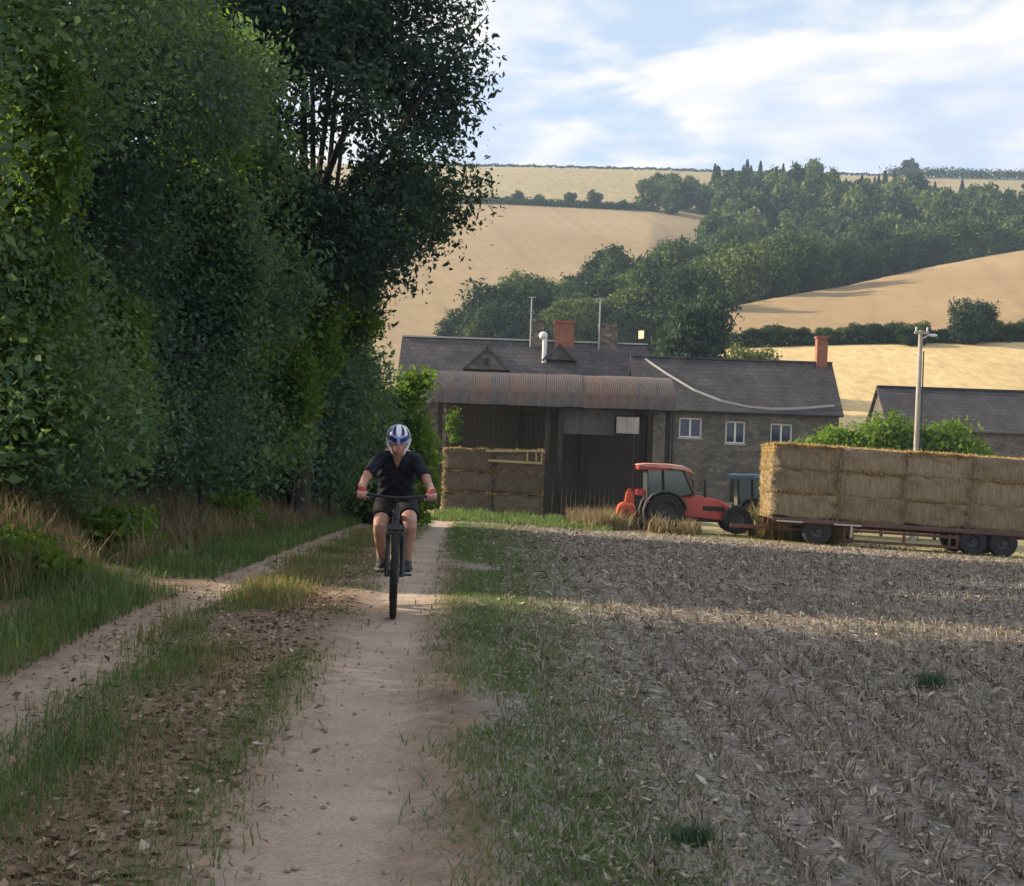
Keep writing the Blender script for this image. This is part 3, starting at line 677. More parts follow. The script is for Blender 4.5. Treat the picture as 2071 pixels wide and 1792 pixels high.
# clump left of the wood and the spires along its upper edge
for i in range(13):
    px = 1300 + 14 * i + random.uniform(-6, 6); d = random.uniform(425, 470); x = (px - CX) * d / F
    far_tree('broadleaf_tree', 'tree in the clump at the upper left end of the wood', x, d, BROAD[i % 5], random.uniform(.7, 1.05), 'trees in the clump left of the wood', 1.2, .5)
for i, (px, h) in enumerate(((1482, 15), (1516, 16), (1545, 12), (1562, 16), (1588, 15), (1607, 17), (1620, 16), (1643, 14), (1665, 13), (1690, 12), (1722, 14), (1770, 11), (1815, 12), (1870, 13), (1925, 14))):
    d = 512 + random.uniform(-12, 10); x = (px - CX) * d / F
    far_tree('conifer_tree', 'pointed dark conifer rising along the top edge of the wood', x, d, CON[i % 3], h / 19, 'conifers along the top of the wood')
for i in range(40):
    px = random.uniform(1420, 1800); d = random.uniform(465, 512); x = (px - CX) * d / F
    far_tree('conifer_tree', 'pointed conifer within the upper part of the hillside wood', x, d, CON[i % 3], random.uniform(.6, .95), 'conifers within the wood')
def one_tree(name, label, px, top, d, h, wd, mesh, sink=.3):
    x = (un(px, top)[0] - CX) * d / F; t = far_tree(name, label, x, d, mesh, 1, None, 1, sink); t.scale = (wd / 9, wd / 9, h / 10); return t
p = P(1400, 605, 112); one_tree('ash_tree', 'dark pointed tree standing behind the right farmhouse roof', 1400, 605, 112, p.z - Gz(p.x, 112) + .8, 6.2, DARK)
p = P(1520, 690, 118); one_tree('willow_tree', 'pale green low tree behind the farmhouse roof', 1525, 688, 118, max(3, p.z - Gz(p.x, 118)), 4.2, FINE[2])
p = P(1968, 608, 148); one_tree('field_tree', 'dark rounded tree in the hedge below the right hillside field', 1968, 608, 148, p.z - Gz(p.x, 148) + .4, 4.6, DARK)
p = P(1845, 655, 148); one_tree('field_tree', 'small tree in the hedge beside the utility pole top', 1842, 655, 148, max(1.8, p.z - Gz(p.x, 148)), 3.2, FINE[3])
# hedge shrubs in the field hedges
hs = 0
for px in list(range(1480, 2090, 26)):
    d = float(np.interp(px, CPX, CD[:, 1])) + 1; x = (px - CX) * d / F; s = random.uniform(.13, .26)
    t = thing('hedge_shrub', 'low shrub in the hedge between the pale field and the hillside field', 'shrub', (x, d, Gz(x, d) - .2), random.uniform(0, 6), 'shrubs of the near field hedge')
    t.scale = (s * 1.5, s, s); link('crown', FINE[hs % 4], t); hs += 1
for px, s in ((1028, .42), (1073, .34), (1133, .40), (1183, .46), (1215, .2), (1243, .3)):
    d = float(np.interp(px, CPX, CD[:, 5])) + 2; x = (px - CX) * d / F
    t = thing('hedge_tree', {1028: 'leftmost small tree in the dark hedge across the hill', 1073: 'low small tree, second in the dark hedge across the hill', 1133: 'rounded small tree, third in the dark hedge across the hill', 1183: 'tallest small tree in the dark hedge across the hill', 1215: 'tiny shrub in the dark hedge across the hill', 1243: 'rightmost small tree in the dark hedge, before the wood'}[px],
              'tree', (x, d, Gz(x, d) - .3), px, 'small trees in the hill hedge')
    t.scale = (s, s, s * 1.15); link('crown', BROAD[hs % 5], t); link('trunk', tm, t); hs += 1
def hedge(name, label, pts, h, wd, mat, leaf, n):
    rg_ = np.random.default_rng(len(name) * 7 + n); L = len(pts); t = rg_.uniform(0, L - 1.001, n); i = t.astype(int); f_ = t - i
    a = np.array(pts)[i]; b = np.array(pts)[i + 1]; q = a + (b - a) * f_[:, None]
    q = q + np.stack([rg_.normal(0, wd * .3, n), rg_.normal(0, wd * .4, n)], 1); z = Garr(q[:, 0], q[:, 1])
    hh = h * (.75 + .35 * np.sin(t * 9.3) * np.sin(t * 4.1 + 1))
    p = np.stack([q[:, 0], q[:, 1], z + hh * rg_.random(n) ** .7], 1)
    nr = rg_.normal(size=(n, 3)); nr[:, 2] += .5
    return tag(link(name, np_mesh(name, leaf_verts(p, unit(nr), leaf * rg_.uniform(.6, 1.3, n), leaf * .5 * rg_.uniform(.6, 1.3, n), rg_), 4, M[mat], LEAF_F)), label, 'hedge')
def hline(k, px0, px1, dd, n=30):
    out = []
    for px in np.linspace(px0, px1, n):
        d = float(np.interp(px, CPX, CD[:, k])) + dd; out.append(((px - CX) * d / F, d))
    return out
hedge('hedge', 'dark low hedge running across the hill left of the wood', hline(5, 700, 1310, 1), 2.2, 3, 'leaf_conifer', .5, 7000)
hedge('hedge', 'low hedge between the pale field and the right hillside field', hline(1, 1440, 2300, 0), 1.1, 1.2, 'leaf_wood', .25, 8000)
hedge('hedge', 'thin dark hedge line along the skyline left of the wood', hline(6, 850, 1800, -1), 1.3, 2, 'leaf_conifer', .5, 5000)
hedge('hedge', 'dark belt of trees on the skyline at the far right', hline(6, 1780, 2350, -6), 4.6, 8, 'leaf_conifer', .6, 9000)
p = P(1835, 345, 650)
far_tree('skyline_tree', 'dark tree rising above the skyline belt at the far right', p.x, 648, BROAD[2], .75, None, 1.1, .3)

# ------------------------------------------------------------------ buildings
M['slate'] = slate('slate_roof', (.066, .058, .060), (.088, .078, .078), .34, .26)
M['slate2'] = slate('slate_roof_farm', (.070, .062, .066), (.098, .087, .088), .36, .28)
M['render'] = stonemat('stone_wall', [(0, (.098, .088, .082)), (.5, (.125, .115, .107)), (1, (.165, .15, .138))], .34)
M['brick'] = slate('red_brick', (.33, .13, .085), (.40, .18, .12), .23, .08, (R(90), 0, 0))
M['white'] = plain('white_paint', (.74, .74, .74), .45, 0, .4, .12)
M['darkwood'] = pm('weathered_timber', (.032, .027, .023), (.075, .062, .05), 2, .9, .5, .02, (1, 1, .15))
M['palewood'] = pm('pale_timber', (.30, .27, .23), (.46, .42, .37), 2, .85, .4, .02, (1, 1, .15))
M['lead'] = plain('lead_flashing', (.42, .41, .39), .6, 0, .4, .2)
M['metal'] = plain('galvanised_metal', (.42, .43, .44), .45, .7, .5, .3)
M['black'] = plain('black_paint', (.02, .02, .022), .5)
def glassmat(name, c):
    m, t, p, o = newmat(name); p.inputs['Base Color'].default_value = (*c, 1); p.inputs['Roughness'].default_value = .06; p.inputs['Specular IOR Level'].default_value = .7
    return m
M['glass'] = glassmat('window_glass', (.025, .03, .06))
def wall_holes(x0, x1, z0, z1, holes, y0, y1):
    b = MB(); xs_ = sorted({x0, x1, *[h[0] for h in holes], *[h[1] for h in holes]}); zs = sorted({z0, z1, *[h[2] for h in holes], *[h[3] for h in holes]})
    for i in range(len(xs_) - 1):
        for j in range(len(zs) - 1):
            mx, mz = (xs_[i] + xs_[i + 1]) / 2, (zs[j] + zs[j + 1]) / 2
            if any(h[0] < mx < h[1] and h[2] < mz < h[3] for h in holes): continue
            b.box((mx, (y0 + y1) / 2, mz), (xs_[i + 1] - xs_[i], y1 - y0, zs[j + 1] - zs[j]))
    return b
def window(root, x0, x1, z0, z1, y, lights=2, sill=True):
    w_ = MB(); t = .085; cx_, cz = (x0 + x1) / 2, (z0 + z1) / 2; yy_ = y + .06
    for a, b_ in (((x0 + t / 2, cz), (t, z1 - z0)), ((x1 - t / 2, cz), (t, z1 - z0))): w_.box((a[0], yy_, a[1]), (b_[0], .09, b_[1]))
    for zz in (z0 + t / 2, z1 - t / 2): w_.box((cx_, yy_, zz), (x1 - x0 - 2 * t, .09, t))
    for k in range(1, lights): w_.box((x0 + (x1 - x0) * k / lights, yy_, cz), (t * 1.1, .085, z1 - z0 - 2 * t))
    fr = w_.obj('window', M['white'], root)
    for k in range(lights):
        a = x0 + t + (x1 - x0 - 2 * t) * k / lights; b_ = x0 + t + (x1 - x0 - 2 * t) * (k + 1) / lights
        MB().box(((a + b_) / 2, yy_ + .03, cz), (b_ - a - .01, .012, z1 - z0 - 2 * t - .005)).obj('pane', M['glass'], fr)
    if sill: MB().box((cx_, y - .03, z0 - .05), (x1 - x0 + .16, .2, .09)).obj('sill', M['lead'], fr, bevel=.01)
    return fr
def roof_slab(a, b, c, d, th=.12):
    """quad a-b (ridge) c-d (eave) thickened"""
    a, b, c, d = map(Vector, (a, b, c, d)); n = (b - a).cross(d - a).normalized()
    if n.z < 0: n = -n
    q = [a, b, c, d]; m_ = MB(); m_.add(q + [p_ - n * th for p_ in q], [(0, 1, 2, 3), (7, 6, 5, 4), (0, 4, 5, 1), (1, 5, 6, 2), (2, 6, 7, 3), (3, 7, 4, 0)]); return m_

# right farmhouse
hx0, hx1, hy, hd = 6.9, 18.3, 78.0, 6.2
ha = P(1500, 832, 78).z; hr = P(1500, 730, 81).z; hb = Gz(12, 78) - .6
FH = thing('farmhouse', 'long low stone farmhouse with white windows and slate roof at the right', 'house', (hx0, hy, hb))
L_ = hx1 - hx0
wins = []
for (a, b_, t_, u_, n_) in ((1284, 1312, 843, 880, 1), (1371, 1417, 845, 885, 2), (1465, 1505, 852, 897, 2), (1556, 1600, 857, 901, 2)):
    q0 = P(a, (t_ + u_) / 2, hy); q1 = P(b_, (t_ + u_) / 2, hy); zt = P((a + b_) / 2, t_, hy).z; zb = P((a + b_) / 2, u_, hy).z
    wins.append((q0.x - hx0, q1.x - hx0, zb - hb, zt - hb, n_))
eh, rh = ha - hb, hr - hb
holes = [w_[:4] for w_ in wins] + [(5.4, 6.3, 0, 2.3), (8.2, 9.3, 1.0, 2.4)]
wall_holes(0, L_, 0, eh, holes, 0, .45).obj('wall', M['render'], FH)
b = MB().box((L_ / 2, hd - .2, eh / 2), (L_, .4, eh)); 
for xq in (.2, L_ - .2): b.prism([(.45, 0), (hd - .4, 0), (hd - .4, eh), (hd / 2, rh - .05), (.45, eh)], 'X', xq - .2, xq + .2)
b.obj('wall', M['render'], FH)
for w_ in wins: window(FH, *w_[:4], .12, w_[4])
window(FH, 8.2, 9.3, 1.0, 2.4, .12, 2)
MB().box((5.85, .25, 1.15), (.88, .06, 2.26)).obj('door', M['darkwood'], FH)
roof_slab((-.2, hd / 2, rh + .06), (L_ + .2, hd / 2, rh + .06), (L_ + .2, -.3, eh - .05), (-.2, -.3, eh - .05)).obj('roof', M['slate'], FH)
roof_slab((-.2, hd / 2, rh + .06), (L_ + .2, hd / 2, rh + .06), (L_ + .2, hd + .3, eh - .05), (-.2, hd + .3, eh - .05)).obj('roof', M['slate'], FH)
MB().box((L_ / 2, hd / 2, rh + .07), (L_ + .4, .28, .1)).obj('ridge_tile', M['slate2'], FH)
MB().tube([(-.1, -.38, eh - .1), (L_ + .1, -.38, eh - .1)], .06, 8).obj('gutter', M['black'], FH)
MB().tube([(2.05, -.09, 0), (2.05, -.09, eh - .15)], .05, 8).obj('downpipe', M['black'], FH)
# pale swept strip where the lower roof meets the slates
def on_roof(px, py):
    lo, hi = hy - .3, hy + hd / 2
    for _ in range(40):
        m_ = (lo + hi) / 2; q = P(px, py, m_); zr = hb + eh - .05 + (m_ - hy + .3) / (hd / 2 + .3) * (rh - eh + .11)
        if q.z > zr: lo = m_
        else: hi = m_
    return P(px, py, lo)
strip = [on_roof(px, py) for px, py in ((1302, 727), (1345, 756), (1400, 789), (1455, 811), (1510, 823), (1560, 828), (1610, 827), (1685, 821))]
rn = Vector((0, -(rh - eh), hd / 2)).normalized()
sv = MB(); 
for a, b_ in zip(strip[:-1], strip[1:]):
    o_ = Vector((hx0, hy, hb)); sv.bar(a - o_ + rn * .03, b_ - o_ + rn * .03, .06, .13)
sv.obj('verge_strip', M['lead'], FH)
cb = MB().box((L_ - .45, hd / 2, rh + .55), (.62, .6, 1.9)); ch = cb.obj('chimney', M['brick'], FH)
MB().box((L_ - .45, hd / 2, rh + 1.54), (.74, .72, .14)).obj('chimney_cap', M['brick'], ch)
MB().box((.06, -.05, eh + (rh - eh) * .8), (.14, .3, 2.3)).obj('gable_post', M['lead'], FH) if False else None

# back farmhouse with the chimneys
bx0, bx1, by, bd = -7.0, 8.0, 83.0, 8.0
br = P(1050, 690, 87).z; be = 4.6; bb = Gz(0, 83) - .6
BH = thing('farmhouse', 'grey slate roofed farmhouse with three chimneys behind the rusty barn', 'house', (bx0, by, bb)); Lb = bx1 - bx0; e_, r_ = be - bb, br - bb
b = MB().box((Lb / 2, .2, e_ / 2), (Lb, .4, e_)).box((Lb / 2, bd - .2, e_ / 2), (Lb, .4, e_))
for xq in (.2, Lb - .2): b.prism([(.4, 0), (bd - .4, 0), (bd - .4, e_), (bd / 2, r_ - .05), (.4, e_)], 'X', xq - .2, xq + .2)
b.obj('wall', M['render'], BH)
for yy_ in (-.3, bd + .3): roof_slab((-.2, bd / 2, r_ + .06), (Lb + .2, bd / 2, r_ + .06), (Lb + .2, yy_, e_ - .05), (-.2, yy_, e_ - .05)).obj('roof', M['slate2'], BH)
MB().box((Lb / 2, bd / 2, r_ + .07), (Lb + .4, .3, .1)).obj('ridge_tile', M['lead'], BH)
# small front gable with a dark slit, and a second roof ridge running to the front
def front_gable(pxc, py_top, half, z_low, name, slit=None, ycut=.9, wm='render'):
    top = P(pxc, py_top, by + ycut); xc = top.x - bx0; zt = top.z - bb; zl = zt - half * .95
    g_ = MB().prism([(xc - half, zl), (xc + half, zl), (xc, zt)], 'Y', ycut, ycut + 3.2).obj(name, M[wm], BH)
    for s in (-1, 1):
        roof_slab((xc, ycut - .12, zt + .1), (xc, ycut + 3.4, zt + .1), (xc + s * (half + .15), ycut + 3.4, zl - .05), (xc + s * (half + .15), ycut - .12, zl - .05), .1).obj('gable_roof', M['slate2'], g_)
    if slit: MB().box((xc, ycut - .01, zt - .85), (.3, .06, .5)).obj('slit_window', M['black'], g_)
front_gable(983, 704, 1.35, 0, 'front_gable', True, 1.0)
front_gable(1130, 698, .95, 0, 'front_gable', None, 2.4, 'slate2')
def chim(pxa, pxb, pyt, mat, label, d=87.):
    a, b_ = P(pxa, pyt, d), P(pxb, pyt, d); xc = (a.x + b_.x) / 2 - bx0; wd = b_.x - a.x; zt = a.z - bb
    c_ = MB().box((xc, bd / 2, (zt + r_ - .5) / 2 - .06), (wd * .9, .8, zt - r_ + .38)).obj('chimney', M[mat], BH); c_['label'] = label
    MB().box((xc, bd / 2, zt - .09), (wd, .92, .18)).obj('chimney_cap', M[mat], c_); return xc, zt, c_
x1, z1, c1 = chim(1070, 1100, 646, 'stone', 'grey rendered chimney with a mast')
chim(1118, 1161, 648, 'brick', 'red brick chimney')
x3, z3, c3 = chim(1208, 1249, 655, 'stone', 'pale stone chimney with a mast')
for xq, zq, c_, top in ((x1 - .42, z1, c1, 604), (x3 - .6, z3, c3, 602)):
    zt = P(1100, top, 87).z - bb; m_ = MB().tube([(xq, bd / 2 - .5, r_ - .4), (xq, bd / 2 - .5, zt)], .05, 6); m_.box((xq, bd / 2 - .5, zt), (.5, .04, .04)).obj('antenna_mast', M['metal'], BH)
fx = P(1096, 690, 86).x - bx0; fz0, fz1 = P(1100, 722, 86).z - bb, P(1093, 680, 86).z - bb
MB().tube([(fx + .1, 2.6, fz0 - .4), (fx + .1, 2.6, fz1 - .1)], .15, 10).ellipsoid((fx, 2.6, fz1), (.28, .26, .26), 10, 6).obj('flue', M['white'], BH, True)

# right-hand barn
q = P(1776, 783, 94); rx0 = q.x; rz = q.z; rb = Gz(30, 90) - .5
RB = thing('slate_barn', 'long dark slate roofed barn behind the bale trailer at the right edge', 'barn', (rx0, 91, rb)); Lr = 24; re = P(1950, 872, 91).z - rb; rr = rz - rb
b = MB().box((Lr / 2, .2, re / 2), (Lr, .4, re)).box((Lr / 2, 5.8, re / 2), (Lr, .4, re))
for xq in (.2, Lr - .2): b.prism([(.4, 0), (5.6, 0), (5.6, re), (3, rr - .05), (.4, re)], 'X', xq - .2, xq + .2)
b.obj('wall', M['render'], RB)
for yy_ in (-.3, 6.3): roof_slab((-.2, 3, rr + .05), (Lr, 3, rr + .05), (Lr, yy_, re - .05), (-.2, yy_, re - .05)).obj('roof', M['slate'], RB)
MB().box((Lr / 2, 3, rr + .06), (Lr + .3, .3, .12)).obj('ridge_tile', M['black'], RB)
MB().box((2.15, -.1, (re + rr) / 2), (.12, .3, rr * .5)).obj('parapet', M['stone'], RB) if False else None

# stone outbuilding, left of the barn
q0, q1 = P(832, 872, 66), P(960, 872, 66); ob = Gz(-4, 66) - .4
OB = thing('outbuilding', 'small stone outbuilding with sloping roof left of the rusty barn', 'outbuilding', (q0.x, 66, ob)); Lo = q1.x - q0.x
zl, zh = P(834, 872, 66).z - ob, P(884, 795, 66).z - ob; xh = P(884, 795, 66).x - q0.x
MB().prism([(0, 0), (Lo, 0), (Lo, zl), (xh, zh), (0, zl)], 'Y', 0, 6).obj('wall', M['stone'], OB)
roof_slab((xh, -.15, zh + .1), (xh, 6.2, zh + .1), (-.18, 6.2, zl - .03), (-.18, -.15, zl - .03)).obj('roof', M['slate'], OB)
roof_slab((xh, -.15, zh + .1), (xh, 6.2, zh + .1), (Lo + .1, 6.2, zl - .03), (Lo + .1, -.15, zl - .03)).obj('roof', M['slate'], OB)

# rusty open barn
def rustmat():
    m, t, p, o = newmat('rusty_corrugated_sheet')
    oi = t.nodes.new('ShaderNodeObjectInfo')
    n1 = noisetex(t, .8, 6, .6, None, 'Object'); n2 = noisetex(t, 6, 6, .65, (1, 1, .25))
    f_ = math_node(t, 'ADD', math_node(t, 'MULTIPLY', oi.outputs['Random'], .22), math_node(t, 'MULTIPLY', n1, .80), True)
    col = ramp(t, f_, [(.28, (.058, .06, .07)), (.42, (.105, .094, .092)), (.54, (.135, .10, .082)), (.68, (.165, .095, .066)), (.92, (.26, .205, .175))])
    g_ = ramp(t, n2, [(.3, (.6, .58, .55)), (.7, (1.25, 1.2, 1.15))]); t.links.new(mixc(t, .85, col, g_, 'MULTIPLY'), p.inputs['Base Color'])
    p.inputs['Roughness'].default_value = .7; p.inputs['Specular IOR Level'].default_value = .35; return m
M['rust'] = rustmat()
ax0, ax1 = P(884, 900, 58).x, P(1352, 810, 58).x; ay, ad = 58., 6.4; La = ax1 - ax0
ab = Gz(0, 58) - .1; ae = P(1100, 822, 58).z - ab; ar = P(1100, 757, 61).z - ab
BN = thing('open_barn', 'open fronted barn with curved rusty corrugated roof', 'barn', (ax0, ay, ab))
ns = 13; wS = (La + .5) / ns
half = ad / 2 + .25; rise = ar - ae
def sheet_mesh(seed):
    v = []; nu_, nv = 41, 9
    for j in range(nv):
        s_ = j / (nv - 1); ang = math.pi / 2 * (s_ ** .9); yv = -half * math.cos(ang * 1.0) ; zv = rise * math.sin(ang)
        for i in range(nu_): v.append((wS * 1.04 * i / (nu_ - 1), yv, zv + .022 * math.sin(i / (nu_ - 1) * 2 * math.pi * 10)))
    f_ = [(j * nu_ + i, j * nu_ + i + 1, (j + 1) * nu_ + i + 1, (j + 1) * nu_ + i) for j in range(nv - 1) for i in range(nu_ - 1)]
    me = bpy.data.meshes.new('roof_sheet'); me.from_pydata(v, [], f_); me.materials.append(M['rust']); me.polygons.foreach_set('use_smooth', [True] * len(f_)); return me
sm = sheet_mesh(0)
for side in (0, 1):
    for k in range(ns):
        o = link('roof_sheet', sm, BN, (-.25 + wS * k, ad / 2, ae + random.uniform(-.015, .02) + .012 * (k % 2)))
        if side: o.scale = (1, -1, 1)
pb = MB()
for px in (886, 926, 1105, 1131, 1348):
    xq = P(px, 900, 58).x - ax0; MB().box((xq, .15, ae / 2 - .1), (.2 if px != 926 else .14, .2, ae + .25)).obj('post', M['darkwood'], BN, bevel=.01)
for k in range(4): MB().box((La * k / 3 * .96 + .2, ad - .15, ae / 2 - .1), (.2, .2, ae + .25)).obj('post', M['darkwood'], BN)
MB().box((La / 2, .15, ae + .06), (La, .14, .2)).obj('beam', M['darkwood'], BN)
MB().box((La / 2, ad - .15, ae + .06), (La, .14, .2)).obj('beam', M['darkwood'], BN)
nb = 44
bw = La / nb
bm_ = MB().box((0, 0, 0), (bw - .005, .03, ae + .1)).mesh('board', M['darkwood'])
for k in range(nb): link('board', bm_, BN, (bw * (k + .5), ad - .02 + .006 * (k % 2), ae / 2 - .05))
# right part of the front is closed by hanging dark sheets
x_a = P(1134, 900, 58).x - ax0
M['darksheet'] = pm('dark_sheeting', (.07, .07, .075), (.13, .125, .125), .7, .8, .3, .03, (1, 1, .4), 8)
k = 0; xq = x_a
while xq < La - 1.9:
    MB().box((xq + .37, .32, ae - .55), (.73, .03, 1.1)).obj('cladding_sheet', M['darksheet'], BN); xq += .75; k += 1
ip = P(1242, 845, 58); MB().box((P(1268, 860, 57.8).x - ax0, -.02, P(1268, 860, 57.8).z - ab), (1.05, .1, .8)).obj('water_tank', M['palewood'], BN, bevel=.08)
# climbing plant on the post
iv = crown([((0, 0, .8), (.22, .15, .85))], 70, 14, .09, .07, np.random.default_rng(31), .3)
q = P(915, 900, 57.8); tag(link('climbing_plant', np_mesh('climbing_plant', iv, 4, M['leaf_pale_and_lit'], LEAF_F), None, (q.x, 57.75, q.z)), 'narrow green climbing plant on the barn post above the bales', 'plant')

# ------------------------------------------------------------------ straw bales
def strawmat(name, stops, st):
    m, t, p, o = newmat(name); n1 = noisetex(t, 2.0, 6, .65); n2 = noisetex(t, 16, 6, .7, st); oi = t.nodes.new('ShaderNodeObjectInfo')
    f_ = math_node(t, 'ADD', math_node(t, 'MULTIPLY', n2, .75), math_node(t, 'ADD', math_node(t, 'MULTIPLY', n1, .3), math_node(t, 'MULTIPLY', oi.outputs['Random'], .1)))
    t.links.new(ramp(t, f_, stops), p.inputs['Base Color']); p.inputs['Roughness'].default_value = .9; p.inputs['Specular IOR Level'].default_value = .15
    bump(t, p, n2, .9, .05); return m
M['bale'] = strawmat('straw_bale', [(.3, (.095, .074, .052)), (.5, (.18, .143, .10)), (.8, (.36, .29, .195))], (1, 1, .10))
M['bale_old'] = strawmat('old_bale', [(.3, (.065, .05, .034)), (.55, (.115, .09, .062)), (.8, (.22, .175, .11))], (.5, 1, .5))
M['baletip_lit'] = leafmat('sunlit_straw_tips', [(0, (.24, .175, .09)), (.5, (.48, .365, .19)), (1, (.76, .60, .33))], .55, .8, None, (1.1, 1, .7))  # bright tips paint the golden sunlit rim onto the bales
def bale_mesh(name, L, W, H, seed, mat, n=500, top=0):
    r2 = np.random.default_rng(seed); bm = bmesh.new(); bmesh.ops.create_cube(bm, size=1)
    bmesh.ops.subdivide_edges(bm, edges=bm.edges, cuts=5, use_grid_fill=True)
    for v in bm.verts:
        c = np.array(v.co) * 2; rr_ = (np.abs(c) ** 30).sum() ** (1 / 30); c = c / max(rr_, 1) * 1.0
        v.co = Vector((c[0] * L / 2, c[1] * W / 2, c[2] * H / 2)) + Vector(r2.normal(0, .03, 3))
        v.co.z += H / 2
    me = bpy.data.meshes.new(name); bm.to_mesh(me); bm.free()
    base_v = np.array([v.co for v in me.vertices]); base_f = [tuple(p_.vertices) for p_ in me.polygons]
    # loose straw ends sticking out of the faces
    s_ = r2.choice(3, n, p=[.3, .45, .25]); u = r2.uniform(-1, 1, (n, 3)); u[np.arange(n), s_] = np.where(r2.random(n) < .5, -1, 1); u[:, 2] = np.where(s_ == 2, 1, u[:, 2])
    c = u * np.array([L, W, H]) / 2 * .97; c[:, 2] += H / 2
    lv = leaf_verts(c, unit(r2.normal(size=(n, 3))), r2.uniform(.04, .12, n), r2.uniform(.006, .012, n), r2, .3)
    if top:      # loose straw along ends and upper edges, bright colour standing in for sunlit rim
        k = top; e_ = np.stack([np.where(r2.random(k) < .5, -L / 2, L / 2), r2.uniform(-W / 2, W / 2, k), r2.uniform(0, H, k)], 1); lv = np.concatenate([lv, leaf_verts(e_, unit(r2.normal(size=(k, 3))), r2.uniform(.04, .12, k), r2.uniform(.010, .02, k), r2)]); n += k
        e = np.stack([r2.uniform(-L / 2, L / 2, k), np.where(r2.random(k) < .6, -W / 2, r2.uniform(-W / 2, W / 2, k)), np.full(k, H * 1.0)], 1) + r2.normal(0, .015, (k, 3))
        e[:, 2] += .02 * np.sin(e[:, 0] * 7 + seed); lv = np.concatenate([lv, leaf_verts(e, unit(r2.normal(size=(k, 3))), r2.uniform(.05, .17, k), r2.uniform(.012, .028, k), r2)]); n += k
    me2 = bpy.data.meshes.new(name); o = len(base_v)
    me2.from_pydata(base_v.tolist() + lv.tolist(), [], base_f + [(o + 4 * i, o + 4 * i + 1, o + 4 * i + 2, o + 4 * i + 3) for i in range(n)])
    me2.materials.append(mat); me2.materials.append(M['baletip_lit'])
    me2.polygons.foreach_set('material_index', [0] * len(base_f) + [1] * n)
    me2.polygons.foreach_set('use_smooth', [True] * len(base_f) + [False] * n); bpy.data.meshes.remove(me); return me2

# stack in the left bay of the barn
bl0, bl1 = P(890, 1030, 57.6).x, P(1094, 1030, 57.6).x; gz = Gz((bl0 + bl1) / 2, 57.6); zt = P(990, 910, 57.6).z
hB = (zt - gz) / 3; lB = (bl1 - bl0) / 2
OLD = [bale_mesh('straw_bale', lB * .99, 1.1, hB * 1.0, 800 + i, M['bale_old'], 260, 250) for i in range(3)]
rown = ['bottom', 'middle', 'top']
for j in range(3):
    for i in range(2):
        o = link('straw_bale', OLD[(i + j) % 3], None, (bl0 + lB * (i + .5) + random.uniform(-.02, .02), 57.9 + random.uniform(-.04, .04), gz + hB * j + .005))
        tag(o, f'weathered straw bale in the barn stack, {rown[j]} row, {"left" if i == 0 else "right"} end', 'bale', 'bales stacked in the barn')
# rails lying over the stack front
rl = thing('hay_rail', 'pale wooden rail frame lying along the top of the barn bale stack', 'rail', (bl0, 57.2, zt))
a0, a1 = P(1040, 915, 57.2), P(1094, 912, 57.2); c0 = P(1000, 934, 57.2); c1_ = P(1094, 936, 57.2); o_ = Vector((bl0, 57.2, zt))
M['strawwood'] = pm('straw_coloured_timber', (.30, .22, .11), (.46, .35, .18), 3, .85, .3, .01)
MB().bar(P(980, 912, 57.2) - o_, P(1094, 912, 57.2) - o_, .08, .09).obj('rail', M['strawwood'], rl); MB().bar(P(985, 931, 57.2) - o_, P(1094, 937, 57.2) - o_, .08, .1).obj('rail', M['strawwood'], rl)
for px in (1064, 1082, 1093): MB().bar(P(px, 914, 57.24) - o_, P(px, 934, 57.24) - o_, .07, .07).obj('upright', M['strawwood'], rl)
# ------------------------------------------------------------------ trailer with its load
M['tyre'] = pm('tyre_rubber', (.018, .018, .019), (.04, .038, .036), 5, .85, .3, .01)
M['chassis'] = pm('trailer_paint', (.10, .045, .035), (.17, .075, .055), 3, .6, .2, .01)
M['deck'] = pm('deck_boards', (.10, .085, .07), (.18, .15, .12), 3, .9, .4, .01, (.2, 1, 1))
M['red'] = pm('red_paint', (.38, .045, .03), (.48, .075, .045), 2.5, .42, .1, .003, None, 30, 0, .5)
M['orange'] = pm('orange_red_paint', (.42, .07, .032), (.52, .11, .05), 3, .5, .1, .003, None, 30)
M['bluepaint'] = pm('blue_paint', (.09, .16, .21), (.16, .25, .31), 3, .5, .1, .003)
M['offwhite'] = plain('off_white_paint', (.55, .50, .45), .5)
M['cabglass'] = glassmat('cab_glass', (.10, .13, .125))
M['grey'] = plain('dark_grey_metal', (.075, .075, .08), .55, .2)
